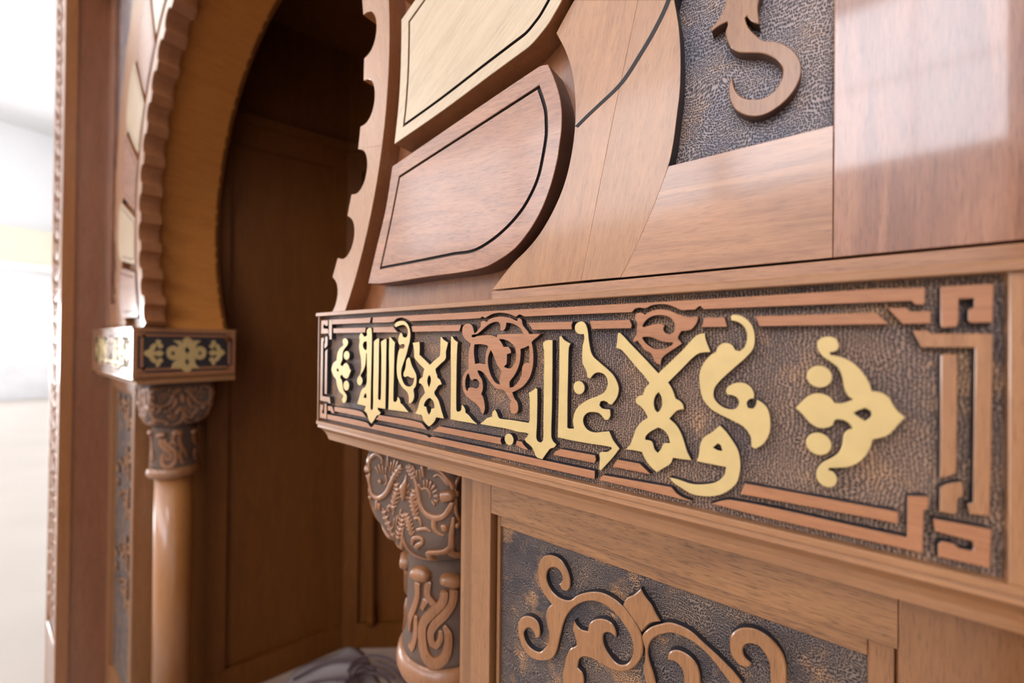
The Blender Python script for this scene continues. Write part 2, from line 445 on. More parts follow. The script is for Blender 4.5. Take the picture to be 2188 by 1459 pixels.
# smooth curved soffit
V = []; F = []; aa = list(range(-33, 214, 3))
for a in aa:
    for r, y in ((.80, .44), (.80, .645), (.815, .645), (.815, .44)):
        x, z = pol(r, a); V.append((x, y, z))
for i in range(len(aa)-1):
    for j in range(4): F.append((i*4+j, i*4+(j+1) % 4, (i+1)*4+(j+1) % 4, (i+1)*4+j))
link('soffit', V, F, M['soffit'], ar, smooth=False)
# scalloped ring, in segments of three teeth
def teeth(a0, n, aend=None):
    P = []
    for k in range(n):
        a = a0+8.6*k
        P.append(pol(.7405, a)); P.append(pol(.7405, a+2.8))
        m = a+2.8+2.9; hw = 2.85
        for t in range(1, 12):
            u = t/12*math.pi
            P.append(pol(.7425+.0325*math.sin(u)**.85, m-hw*math.cos(u)*1.0))
    P.append(pol(.7405, a0+8.6*n))
    a1 = a0+8.6*n; ns = int((a1-a0)/2)+1
    for i in range(ns+1): P.append(pol(.8080, a1-(a1-a0)*i/ns))
    return P
segs = []
a = -37.1
k = 0
while a < 210:
    n = 3 if a+25.8 < 215 else 1
    n = min(n, max(1, int(round((217.1-a)/8.6))))
    P = teeth(a+.03, n)
    P = [(x, max(z, .0505)) for x, z in P]
    Q = []
    for p in P:
        if not Q or (Vector(p)-Vector(Q[-1])).length > 1e-4: Q.append(p)
    if max(p[1] for p in Q) > .052:
        solid('trim_segment', Q, [], .381, .4435, (M['trim'], M['ground']), ar, bev=.0005, smo=False)
    a += 8.6*n
# wedge blocks
VL, VU, VLG, VUG = [sc(l) for l in ([(-2348,3152),(-2280,2999),(-2215,2816),(-2180,2670),(-2164,2521),(-2169,2342),(-2195,2170),(-2216,2041),(-2311,1739),(-2442,1487),(-2609,1284),(-2801,1127),(-3038,1021),(-3254,961),(-3600,939),(-4245,941),(-5383,934),(-5731,963),(-5511,1525),(-5290,2092),(-5133,2720),(-2476,3174)], [(-4956,4903),(-4955,4537),(-4967,4043),(-5010,3560),(-5093,3051),(-4045,3205),(-3172,3365),(-2739,3440),(-2615,3463),(-2524,3499),(-2451,3542),(-2350,3607),(-2266,3689),(-2177,3790),(-2077,3991),(-1980,4362),(-1931,4818),(-1934,5157),(-1981,5472),(-2072,5723),(-2191,5909),(-2320,6040),(-2452,6034)], [(-2474,2938),(-2421,2793),(-2376,2641),(-2364,2502),(-2365,2342),(-2415,2082),(-2467,1903),(-2558,1738),(-2692,1574),(-2888,1422),(-3148,1285),(-3446,1198),(-3808,1201),(-4485,1190),(-5399,1183),(-5172,1826),(-4956,2514)], [(-4733,4753),(-4745,4444),(-4772,3804),(-4851,3316),(-4157,3434),(-3354,3521),(-2838,3646),(-2695,3698),(-2618,3733),(-2528,3804),(-2396,3902),(-2245,4432),(-2158,4625),(-2114,4808),(-2109,4995),(-2129,5259),(-2169,5413),(-2216,5545),(-2299,5681),(-2388,5806)])]
VUG = [tuple(p) for p in offset([Vector(q) for q in VU], .0185)]
def rotm(pts, d, mir=False):
    c, s = math.cos(math.radians(d)), math.sin(math.radians(d)); out = []
    for x, z in pts:
        x -= AX; z -= AZ; x, z = x*c-z*s, x*s+z*c
        out.append((AX-x, AZ+z) if mir else (AX+x, AZ+z))
    return out
def wedge(outl, grv, d, mir, m, dark):
    o = rotm(outl, d, mir); g = smooth(rotm(grv, d, mir), 40, .004)
    go = [tuple(p) for p in offset(g, -.0019)]; gi = [tuple(p) for p in offset(g, .0019)]
    v = solid('wedge_block', o, [go], .381, .4145, (m, dark), ar, bev=.0006, corner=40, step=.004)
    solid('field', gi, [], .381, .4, (m, M['inlay']), v, bev=.0002, smo=False)
    solid('groove_line', [tuple(p) for p in offset(g, -.0024)], [], .3845, .40, (M['inlay'],)*2, v, bev=0, smo=False)
    return v
for mir in (False, True):
    w0 = wedge(VL, VLG, 0, mir, M['vred'], M['edgebrown'])
    w0['label'] = 'reddish wedge block lowest on the %s side of the arch' % ('left' if mir else 'right')
    for k in range(6):
        w0 = wedge(VU, VUG, 15*k, mir, M['vpale'] if k % 2 == 0 else M['vred'], M['ground'])
        if k < 2: w0['label'] = ('pale cream' if k % 2 == 0 else 'reddish')+' wedge block, %s from the bottom on the %s' % (('second', 'third')[k], 'left' if mir else 'right')
kp = [pol(.84, 80.5), pol(.84, 85), pol(.84, 90), pol(.84, 95), pol(.84, 99.5), pol(1.08, 101.5), pol(1.15, 90), pol(1.08, 78.5)]
wedge(kp, [tuple(p) for p in offset([Vector(q) for q in kp], .02)], 0, False, M['vpale'], M['ground'])

# ================================================================ spandrel (right), then its mirror image (left)
sp = thing('spandrel', (-.05, .40, .05), 'flat jointed boards beside the arch on the right with a hammered carved field', 'panelling', 'spandrels beside the arch')
B1, B2, INL = sc([(-2070,3799),(-2195,3660),(-2295,3537),(-2177,3286),(-2090,3011),(-2051,2724),(-2048,2401),(-2095,2067),(-2176,1788),(-2304,1537),(-2482,1297),(-2669,1127),(-2899,965),(-3196,685),(-1959,691),(-1616,2310),(-1356,3437)]), sc([(-1356,3437),(-1616,2310),(-1959,691),(-1519,687),(-1439,827),(-1284,1140),(-1177,1383),(-1054,1710),(-1014,1901),(-986,2125),(-957,2390),(-953,2704),(-971,2987),(-1013,3262)]), sc([(-2029,2382),(-1896,2461),(-1767,2530),(-1523,2670),(-1341,2869),(-1189,3067),(-1064,3288)])
CUSP = -6.02
def lobe(k):
    rel = [(0, 1.1092), (-1.2, 1.1238), (-2.5, 1.1361), (-3.9, 1.1446), (-5.5, 1.1509), (-7.2, 1.1534), (-8.6, 1.1522), (-10, 1.1466), (-11.4, 1.1365), (-12.5, 1.1239), (-13.7, 1.1150)]
    return [pol(r, CUSP+15*(k+1)+a) for a, r in rel]
def outer_r(a): return 1.2395+(a+6.66)*.00262
solid('board', B1, [], .39, .4138, (M['board_a'], M['ground']), sp, bev=.0003, corner=35, step=.004)
solid('board', B2, [], .39, .4138, (M['board_b'], M['edge']), sp, bev=.0003, corner=35, step=.004)
# upper boards follow the wedge ends round the arch
inner = []
for k in range(0, 5):
    inner += list(reversed(lobe(k)))
inner = [pol(1.1291, -4.57)]+[p for p in inner if math.degrees(math.atan2(p[1]-AZ, p[0]-AX)) > -4.4]
B3 = [B1[-1], B1[0]]+inner+[pol(outer_r(66), 66)]+[pol(outer_r(a), a) for a in range(60, -7, -4)]+[B2[-1]]
solid('board', B3, [], .3901, .4138, (M['board_b'], M['edge']), sp, bev=.0003, corner=35, step=.006)
solid('inlay_line', [tuple(Vector(p)+Vector((-.0018, .0013))) for p in INL]+[(-.0935, .380), (-.0885, .377)]+[tuple(Vector(p)+Vector((.0018, -.0013))) for p in reversed(INL)], [], .38965, .3905, (M['inlay'], M['inlay']), sp, bev=0, corner=60, step=.004)
solid('rail', [(-.1054, .1700), (.0162, .1700), (.0162, .0685), (-.1519, .0685), (-.1439, .0827), (-.1284, .114), (-.1177, .1383)], [], .39, .4138, (M['rail'], M['edge']), sp, bev=.0003, smo=False)
box('stile', (.0167, .3897, .0685), (.1465, .414, 1.75), M['stile'], sp, bev=.0004)
box('sill_strip', (-.319, .3885, .0508), (.1465, .414, .0662), M['rail'], sp, bev=.0004)
g = [(-.1062, .168), (.0166, .168), (.0166, 1.74), pol(1.46, 66)]+[pol(outer_r(a)-.006, a) for a in range(66, -20, -4)]
solid('hammered_field', g, [], .4085, .4139, (M['chisel_star'], M['edge']), sp, bev=0, smo=False)
solid('scroll', sc([(-587,3088),(-614,2998),(-661,2937),(-706,2895),(-703,2867),(-642,2891),(-577,2897),(-572,2869),(-590,2810),(-576,2731),(-549,2657),(-485,2584),(-398,2541),(-305,2496),(-214,2413),(-170,2337),(-162,2266),(-181,2197),(-229,2138),(-295,2113),(-387,2132),(-466,2185),(-511,2263),(-529,2341),(-531,2388),(-556,2331),(-560,2250),(-537,2150),(-483,2059),(-395,1990),(-302,1968),(-220,1989),(-141,2038),(-79,2111),(-42,2209),(-42,2303),(-80,2404),(-135,2485),(-215,2559),(-297,2601),(-364,2686),(-416,2780),(-438,2861),(-424,2874),(-399,2827),(-365,2786),(-331,2760),(-335,2811),(-342,2904),(-336,2961),(-307,3074),(-384,3245),(-489,3344),(-561,3281),(-574,3175)]), [], .397, .4086, (M['scroll'], M['edgebrown']), sp, bev=.0006, corner=60, step=.003)
# the carved stem goes on above: leaf and counter-scroll
st = [[(.0-.045, .345, .010), (-.05, .40, .012), (-.035, .45, .011), (-.01, .49, .010), (-.015, .54, .010), (-.05, .56, .009), (-.075, .53, .008), (-.06, .50, .005)],
      [(-.02, .47, .010), (-.06, .62, .011), (-.09, .70, .012), (-.06, .78, .011), (-.02, .80, .009), (-.005, .76, .006)]]
V, F = strokes_mesh(st, lambda u, v: (Vector((u, .4085, v)), Vector((0, -1, 0))), h=.0115)
link('scroll_stem', V, F, M['scroll'], sp)
mirror_tree(sp, 'flat jointed boards beside the arch on the far left with a hammered carved field')

# ================================================================ frieze block with gilded lettering
def frieze(root):
    X0, X1, ZT, ZB, YF, YG = -.6665, .0930, .0437, -.1335, .35, .3578
    box('body', (-.6655, .3605, -.1500), (.105, .680, .0437), M['frieze'], root)
    gr = box('chiselled_field', (X0+.0005, YG, ZB), (X1, .3606, ZT), M['chisel'], root)
    box('top_lip', (-.6710, .3465, .0437), (.105, .684, .0500), M['frieze'], root, bev=.0008)
    box('right_rim', (X1, .35, ZB), (.105, .3606, ZT), M['frieze_v'], root, bev=.0005)
    box('left_rim', (-.6692, .35, ZB), (X0-.0004, .3606, ZT), M['frieze_v'], root, bev=.0004)
    box('bottom_rim', (-.6712, .3490, -.1391), (.105, .3606, ZB), M['frieze'], root, bev=.0008)
    # moulding: fillet and cove running round the free corner
    lv = [(-.1391, .0012), (-.1440, .0006), (-.1448, .0022), (-.1475, .0052), (-.152, .0088), (-.158, .0118), (-.1655, .0135)]
    V = []; F = []
    for z, d in lv: V += [(-.6695+d, .35+d, z), (.105, .35+d, z), (.105, .680, z), (-.6695+d, .680, z)]
    for k in range(len(lv)-1):
        for i in range(4): F.append((4*k+i, 4*k+(i+1) % 4, 4*k+4+(i+1) % 4, 4*k+4+i))
    F.append((0, 1, 2, 3)); k = 4*(len(lv)-1); F.append((k, k+1, k+2, k+3))
    link('cove_moulding', V, F, M['frieze'], root)
    for nm, o, hs in GOLD:
        solid(nm, sc(o), [sc(h) for h in hs], YF, YG+.0005, (M['gold'], M['edge']), root, bev=.00035)
    for x, z, rx, rz in DOTS:
        pts = [(x*1e-4+rx*1e-4*math.cos(t*math.pi/14), z*1e-4+rz*1e-4*math.sin(t*math.pi/14)) for t in range(28)]
        solid('dot', pts, [], YF, YG+.0005, (M['gold'], M['edge']), root, bev=.0004, smo=False)
    for o, hs in LEAF:
        solid('leaf_ornament', sc(o), [sc(h) for h in hs], YF+.0002, YG+.0005, (M['strip'], M['edge']), root, bev=.00035)
    CX, CZ = (X0+X1)/2, (ZT+ZB)/2
    for k, o in STRIP:
        p = sc(o)
        solid('border_strip', p, [], YF+.0001, YG+.0005, (M['strip'] if k not in (11, 12, 13) else M['frieze_v'], M['edge']), root, bev=.00035, corner=30)
        if k in (9, 10, 11, 12, 13, 14):
            solid('border_strip', [(2*CX-a, 2*CZ-b) for a, b in p], [], YF+.0001, YG+.0005, (M['strip'] if k not in (11, 12, 13) else M['frieze_v'], M['edge']), root, bev=.00035, corner=30)
    # upright leg of the outer top strip at the left corner
    solid('border_strip', [(-.6351, .0375), (-.6266, .0375), (-.6266, .0048), (-.6333, .0048), (-.6333, .0105), (-.6351, .0122)], [], YF+.0001, YG+.0005, (M['frieze_v'], M['edge']), root, bev=.00035, smo=False)
GOLD = [('end_ornament',[(-5903,66),(-5841,61),(-5795,32),(-5783,-2),(-5805,-44),(-5861,-83),(-5906,-121),(-5933,-167),(-5938,-231),(-5944,-282),(-5978,-328),(-5996,-360),(-5935,-384),(-5908,-357),(-5867,-330),(-5821,-326),(-5764,-358),(-5730,-406),(-5696,-436),(-5724,-481),(-5761,-540),(-5816,-565),(-5873,-559),(-5924,-530),(-5941,-509),(-5992,-540),(-5996,-566),(-5953,-602),(-5928,-664),(-5903,-751),(-5857,-792),(-5810,-832),(-5805,-895),(-5831,-937),(-5881,-959),(-5922,-943),(-5935,-906),(-5912,-873),(-5897,-839),(-5972,-814),(-6031,-774),(-6068,-725),(-6098,-662),(-6123,-593),(-6179,-563),(-6222,-513),(-6260,-447),(-6244,-396),(-6197,-329),(-6113,-287),(-6098,-222),(-6069,-150),(-6011,-91),(-5942,-58),(-5908,-39),(-5931,-7),(-5939,31)],[[(-6075,-409),(-6031,-454),(-6080,-475),(-6107,-443)]]),
('letter',[(-5284,189),(-5244,218),(-5184,219),(-5167,193),(-5155,75),(-5157,-139),(-5162,-399),(-5167,-636),(-5170,-974),(-5140,-996),(-5111,-967),(-5109,-632),(-5105,-279),(-5106,16),(-5062,45),(-4995,68),(-4981,51),(-4982,-100),(-4982,-391),(-4985,-623),(-4987,-809),(-4966,-828),(-4943,-826),(-4924,-804),(-4920,-619),(-4919,-388),(-4922,-157),(-4936,16),(-4899,34),(-4824,60),(-4809,40),(-4809,-155),(-4810,-497),(-4813,-725),(-4815,-940),(-4899,-942),(-4994,-940),(-4990,-972),(-4926,-1006),(-4954,-1040),(-5011,-1056),(-5046,-1095),(-5088,-1141),(-5142,-1191),(-5186,-1165),(-5228,-1116),(-5259,-1054),(-5325,-1026),(-5311,-994),(-5288,-950),(-5395,-942),(-5514,-939),(-5471,-852),(-5420,-739),(-5380,-693),(-5308,-658),(-5275,-596),(-5267,-476),(-5273,-285),(-5279,-151),(-5296,-156),(-5302,-237),(-5315,-334),(-5364,-420),(-5430,-490),(-5429,-515),(-5393,-543),(-5382,-591),(-5412,-635),(-5454,-650),(-5507,-635),(-5525,-588),(-5509,-538),(-5457,-492),(-5437,-460),(-5418,-362),(-5431,-241),(-5464,-145),(-5481,-47),(-5468,26),(-5480,87),(-5459,124),(-5428,150),(-5386,121),(-5360,92),(-5297,99),(-5279,125),(-5286,159)],[[(-5311,21),(-5363,2),(-5382,-46),(-5354,-94),(-5292,-115),(-5279,-69),(-5283,15)],[(-5296,-753),(-5336,-792),(-5344,-829),(-5274,-829),(-5275,-781)]]),
('letter',[(-4742,83),(-4715,79),(-4669,40),(-4614,6),(-4622,-61),(-4627,-263),(-4632,-487),(-4635,-806),(-4617,-821),(-4582,-818),(-4553,-787),(-4548,-748),(-4513,-762),(-4486,-798),(-4482,-825),(-4417,-857),(-4357,-900),(-4306,-932),(-4415,-936),(-4589,-939),(-4747,-944),(-4740,-719),(-4739,-380),(-4747,-153)],[]),
('letter',[(-4622,264),(-4584,291),(-4497,305),(-4419,298),(-4351,258),(-4305,192),(-4287,116),(-4297,30),(-4329,-57),(-4361,-145),(-4393,-211),(-4435,-289),(-4467,-367),(-4470,-444),(-4439,-519),(-4387,-571),(-4311,-587),(-4254,-572),(-4214,-527),(-4202,-462),(-4231,-469),(-4272,-466),(-4314,-452),(-4355,-452),(-4389,-467),(-4420,-447),(-4421,-409),(-4391,-358),(-4375,-298),(-4364,-232),(-4326,-193),(-4293,-208),(-4276,-251),(-4242,-314),(-4192,-376),(-4159,-427),(-4152,-512),(-4172,-577),(-4209,-617),(-4198,-686),(-4202,-740),(-4250,-798),(-4307,-819),(-4305,-770),(-4309,-717),(-4335,-670),(-4386,-636),(-4455,-597),(-4516,-535),(-4556,-460),(-4569,-350),(-4565,-260),(-4554,-193),(-4524,-93),(-4490,-76),(-4430,-72),(-4400,-42),(-4422,-17),(-4465,-17),(-4482,-26),(-4526,-21),(-4544,23),(-4536,73),(-4502,134),(-4476,139),(-4455,117),(-4445,90),(-4398,75),(-4360,89),(-4340,138),(-4350,193),(-4401,237),(-4461,249),(-4548,234),(-4600,219),(-4627,242)],[]),
('letter',[(-4239,3),(-4166,12),(-4102,17),(-4096,-54),(-4098,-155),(-3996,-215),(-3896,-277),(-3829,-230),(-3712,-156),(-3706,-80),(-3708,21),(-3704,80),(-3687,80),(-3651,47),(-3570,10),(-3588,-48),(-3606,-108),(-3609,-188),(-3696,-256),(-3790,-326),(-3782,-366),(-3760,-406),(-3755,-436),(-3708,-459),(-3675,-512),(-3736,-536),(-3767,-574),(-3805,-618),(-3800,-653),(-3763,-685),(-3726,-728),(-3695,-795),(-3666,-862),(-3629,-936),(-3701,-937),(-3773,-940),(-3788,-978),(-3831,-1024),(-3898,-1073),(-3960,-1045),(-4007,-1004),(-4039,-940),(-4094,-939),(-4174,-934),(-4127,-876),(-4100,-804),(-4074,-739),(-4020,-682),(-3982,-642),(-3998,-612),(-4022,-567),(-4062,-533),(-4104,-528),(-4097,-482),(-4071,-460),(-4032,-442),(-4025,-399),(-4002,-335),(-4073,-291),(-4146,-241),(-4200,-189),(-4207,-131),(-4218,-56)],[[(-3901,-408),(-3878,-443),(-3877,-495),(-3906,-569),(-3934,-529),(-3941,-478),(-3924,-430)],[(-3889,-704),(-3844,-728),(-3813,-756),(-3802,-826),(-3842,-833),(-3864,-843),(-3871,-880),(-3905,-920),(-3932,-892),(-3956,-827),(-4002,-816),(-3987,-773),(-3942,-727)]]),
('letter',[(-3518,86),(-3494,86),(-3469,52),(-3401,15),(-3410,-26),(-3418,-221),(-3420,-514),(-3416,-806),(-3402,-826),(-3362,-820),(-3336,-793),(-3327,-739),(-3303,-746),(-3270,-786),(-3266,-824),(-3211,-851),(-3147,-900),(-3077,-936),(-3210,-936),(-3367,-936),(-3514,-933),(-3514,-619),(-3516,-324),(-3523,-27)],[]),
('letter',[(-3036,-928),(-2985,-894),(-2928,-848),(-2857,-824),(-2851,-774),(-2817,-740),(-2791,-767),(-2767,-813),(-2747,-832),(-2586,-829),(-2358,-832),(-2344,-800),(-2345,-688),(-2349,-557),(-2362,-517),(-2313,-488),(-2272,-455),(-2251,-468),(-2249,-628),(-2252,-829),(-2258,-970),(-2242,-1007),(-2206,-1017),(-2177,-987),(-2173,-819),(-2173,-522),(-2171,-224),(-2175,-56),(-2190,8),(-2165,33),(-2119,45),(-2073,43),(-2071,-220),(-2072,-611),(-2077,-933),(-2057,-979),(-2018,-1007),(-2040,-1039),(-2090,-1062),(-2118,-1096),(-2152,-1141),(-2181,-1184),(-2222,-1183),(-2258,-1170),(-2295,-1106),(-2331,-1066),(-2387,-1039),(-2406,-1007),(-2381,-988),(-2357,-954),(-2382,-942),(-2482,-946),(-2651,-932),(-2856,-932)],[]),
('letter',[(-1993,80),(-1972,86),(-1941,48),(-1867,10),(-1885,-28),(-1891,-233),(-1896,-556),(-1895,-820),(-1877,-828),(-1823,-821),(-1834,-742),(-1813,-655),(-1767,-592),(-1675,-525),(-1575,-480),(-1510,-439),(-1480,-376),(-1484,-316),(-1511,-277),(-1566,-259),(-1615,-277),(-1654,-324),(-1686,-307),(-1695,-255),(-1736,-173),(-1737,-15),(-1720,58),(-1724,102),(-1773,103),(-1815,133),(-1819,186),(-1786,218),(-1739,225),(-1704,195),(-1683,131),(-1669,27),(-1634,-97),(-1556,-167),(-1469,-234),(-1416,-287),(-1373,-379),(-1383,-469),(-1434,-549),(-1466,-547),(-1482,-530),(-1515,-521),(-1547,-532),(-1558,-566),(-1530,-594),(-1453,-596),(-1449,-655),(-1470,-693),(-1502,-697),(-1552,-647),(-1607,-637),(-1674,-650),(-1719,-697),(-1719,-760),(-1678,-812),(-1605,-828),(-1528,-812),(-1459,-797),(-1421,-872),(-1359,-942),(-1430,-1043),(-1536,-1172),(-1556,-1168),(-1553,-1106),(-1548,-1064),(-1554,-1024),(-1538,-1001),(-1478,-991),(-1431,-953),(-1442,-940),(-1638,-941),(-1870,-940),(-2003,-932),(-1998,-675),(-1993,-346)],[]),
('letter',[(-1384,110),(-1361,110),(-1257,4),(-1124,-129),(-1019,-239),(-945,-163),(-819,-31),(-730,74),(-698,95),(-655,103),(-647,48),(-612,-49),(-690,-59),(-737,-91),(-826,-190),(-937,-313),(-910,-354),(-888,-405),(-875,-444),(-850,-455),(-820,-483),(-809,-526),(-858,-540),(-891,-574),(-925,-618),(-874,-661),(-836,-717),(-810,-784),(-781,-875),(-748,-937),(-822,-941),(-893,-942),(-914,-995),(-974,-1047),(-1027,-1089),(-1090,-1041),(-1132,-985),(-1155,-938),(-1221,-935),(-1300,-938),(-1260,-885),(-1232,-810),(-1209,-741),(-1167,-679),(-1107,-630),(-1130,-582),(-1168,-540),(-1210,-511),(-1215,-484),(-1187,-448),(-1150,-436),(-1132,-379),(-1094,-330),(-1142,-268),(-1217,-188),(-1315,-77),(-1355,-40),(-1400,-26),(-1390,37)],[[(-1014,-402),(-996,-432),(-985,-485),(-995,-541),(-1023,-575),(-1044,-555),(-1056,-492),(-1040,-431)],[(-1016,-704),(-976,-719),(-937,-758),(-919,-822),(-958,-828),(-976,-840),(-989,-878),(-1019,-922),(-1046,-897),(-1064,-840),(-1083,-827),(-1124,-826),(-1127,-804),(-1092,-757)]]),
('letter',[(-472,232),(-454,245),(-403,234),(-359,202),(-327,155),(-310,79),(-318,-13),(-366,-85),(-438,-160),(-530,-259),(-578,-326),(-589,-380),(-582,-417),(-558,-452),(-501,-487),(-441,-485),(-414,-449),(-417,-408),(-446,-384),(-492,-378),(-502,-347),(-479,-308),(-428,-282),(-374,-281),(-330,-313),(-312,-358),(-314,-393),(-342,-401),(-360,-433),(-351,-468),(-320,-470),(-299,-442),(-293,-401),(-260,-419),(-226,-460),(-209,-538),(-213,-638),(-250,-723),(-301,-771),(-328,-760),(-329,-715),(-337,-675),(-381,-615),(-454,-578),(-557,-532),(-616,-495),(-665,-430),(-688,-345),(-692,-225),(-662,-137),(-604,-65),(-575,-48),(-565,-16),(-537,16),(-494,25),(-457,6),(-438,-30),(-407,-37),(-375,-3),(-360,79),(-376,141),(-417,183),(-467,200)],[]),
('letter',[(-708,-936),(-693,-879),(-683,-790),(-654,-732),(-605,-692),(-543,-625),(-500,-667),(-453,-734),(-416,-800),(-400,-900),(-406,-984),(-424,-1050),(-479,-1124),(-554,-1178),(-641,-1206),(-742,-1211),(-825,-1180),(-889,-1149),(-924,-1111),(-857,-1114),(-742,-1129),(-642,-1109),(-564,-1074),(-508,-1005),(-498,-945),(-565,-942),(-643,-940)],[[(-556,-768),(-535,-783),(-525,-824),(-556,-823),(-590,-808)]]),
('end_ornament',[(102,70),(133,74),(164,58),(182,15),(174,-17),(152,-33),(133,-37),(137,-53),(177,-62),(225,-82),(272,-123),(313,-182),(336,-234),(350,-286),(392,-290),(431,-320),(455,-374),(476,-408),(508,-439),(482,-477),(458,-520),(426,-565),(382,-590),(354,-602),(346,-649),(320,-713),(280,-770),(227,-807),(173,-821),(130,-832),(127,-846),(155,-852),(174,-888),(171,-927),(143,-961),(106,-961),(74,-936),(61,-895),(71,-841),(99,-796),(149,-755),(185,-710),(203,-648),(209,-585),(230,-555),(253,-544),(235,-512),(202,-492),(166,-493),(157,-510),(148,-538),(111,-559),(66,-561),(21,-530),(-12,-486),(-58,-437),(-12,-375),(21,-340),(66,-322),(110,-328),(144,-353),(157,-380),(196,-380),(256,-351),(229,-326),(211,-281),(199,-204),(177,-142),(140,-104),(96,-66),(68,-18),(64,30),(80,58)],[[(259,-439),(285,-417),(317,-400),(345,-419),(347,-449),(317,-485),(285,-463)]])]
DOTS = [(-5819,-204,80,71),(-5820,-679,80,78),(-2613,-1045,61,63),(-1772,-417,61,65),(76,-206,71,77),(74,-674,71,78)]
LEAF = [([(-3239,239),(-3202,234),(-3165,201),(-3146,146),(-3137,123),(-3110,134),(-3080,163),(-3045,199),(-3040,248),(-3005,269),(-2970,259),(-2947,254),(-2913,280),(-2840,299),(-2751,307),(-2665,298),(-2601,283),(-2538,256),(-2520,252),(-2513,276),(-2487,281),(-2459,258),(-2446,208),(-2415,171),(-2375,133),(-2360,109),(-2287,108),(-2216,110),(-2258,76),(-2306,44),(-2330,19),(-2315,-33),(-2306,-114),(-2308,-211),(-2326,-293),(-2360,-368),(-2428,-446),(-2499,-492),(-2576,-528),(-2565,-556),(-2539,-600),(-2507,-630),(-2494,-691),(-2506,-738),(-2542,-759),(-2583,-751),(-2605,-711),(-2606,-661),(-2590,-617),(-2633,-579),(-2676,-531),(-2719,-509),(-2785,-506),(-2852,-467),(-2910,-418),(-2968,-351),(-3027,-319),(-3074,-308),(-3082,-326),(-3050,-373),(-3014,-416),(-2999,-468),(-3000,-530),(-3023,-581),(-2993,-619),(-2973,-679),(-2965,-749),(-2991,-820),(-3020,-790),(-3045,-748),(-3117,-692),(-3202,-655),(-3265,-615),(-3310,-554),(-3326,-481),(-3318,-407),(-3281,-340),(-3232,-301),(-3227,-182),(-3222,-100),(-3193,1),(-3274,46),(-3319,93),(-3335,158),(-3320,208),(-3283,235)],[[(-3186,90),(-3164,106),(-3122,110),(-3092,114),(-3039,145),(-2992,176),(-2941,210),(-2873,239),(-2806,248),(-2767,237),(-2752,211),(-2749,159),(-2722,146),(-2690,160),(-2672,196),(-2664,236),(-2611,229),(-2538,206),(-2476,168),(-2435,112),(-2536,110),(-2641,111),(-2787,108),(-2801,77),(-2843,90),(-2916,101),(-2997,98),(-3091,90),(-3163,74)],[(-3136,-9),(-3031,-5),(-2938,-19),(-2926,-41),(-2954,-94),(-2965,-165),(-2967,-232),(-3004,-231),(-3051,-226),(-3123,-238),(-3133,-170),(-3142,-98)],[(-2886,-71),(-2857,-110),(-2822,-179),(-2788,-238),(-2727,-304),(-2745,-357),(-2759,-400),(-2751,-456),(-2808,-438),(-2865,-381),(-2905,-304),(-2926,-217),(-2919,-138)],[(-2768,54),(-2705,51),(-2640,34),(-2587,1),(-2545,-36),(-2529,-103),(-2533,-170),(-2564,-229),(-2605,-265),(-2647,-267),(-2690,-256),(-2680,-238),(-2658,-225),(-2654,-165),(-2654,-114),(-2596,-96),(-2607,-62),(-2639,-33),(-2704,-32),(-2720,-4)],[(-2471,-52),(-2423,-39),(-2369,-16),(-2359,-34),(-2355,-115),(-2354,-197),(-2411,-203),(-2441,-233),(-2450,-283),(-2460,-341),(-2510,-419),(-2561,-464),(-2611,-476),(-2614,-417),(-2562,-355),(-2511,-277),(-2482,-201),(-2470,-118)],[(-3229,-354),(-3212,-373),(-3200,-409),(-3163,-439),(-3130,-414),(-3085,-420),(-3054,-454),(-3057,-499),(-3095,-520),(-3155,-515),(-3204,-519),(-3229,-534),(-3235,-562),(-3253,-559),(-3273,-514),(-3274,-441),(-3256,-385)]]),
([(-1220,278),(-1189,289),(-1164,286),(-1138,269),(-1103,291),(-1054,306),(-991,309),(-929,296),(-873,269),(-818,248),(-760,237),(-710,242),(-707,221),(-716,188),(-737,156),(-764,130),(-835,121),(-847,100),(-860,71),(-858,54),(-842,37),(-830,16),(-867,-11),(-917,-46),(-960,-78),(-993,-116),(-1000,-171),(-1031,-157),(-1051,-138),(-1068,-103),(-1078,-79),(-1091,-64),(-1141,-40),(-1172,1),(-1203,39),(-1234,26),(-1242,31),(-1234,67),(-1214,93),(-1209,149),(-1209,200),(-1228,237)],[[(-1160,171),(-1133,214),(-1093,245),(-1044,259),(-990,258),(-938,243),(-900,207),(-886,168),(-891,125),(-918,96),(-951,101),(-978,126),(-978,155),(-968,170),(-990,185),(-1024,188),(-1068,182),(-1112,170),(-1148,159)],[(-1160,62),(-1152,72),(-1107,74),(-1062,64),(-1013,42),(-970,30),(-902,27),(-904,10),(-950,-19),(-1003,-31),(-1057,-28),(-1101,-4),(-1132,21)]])]
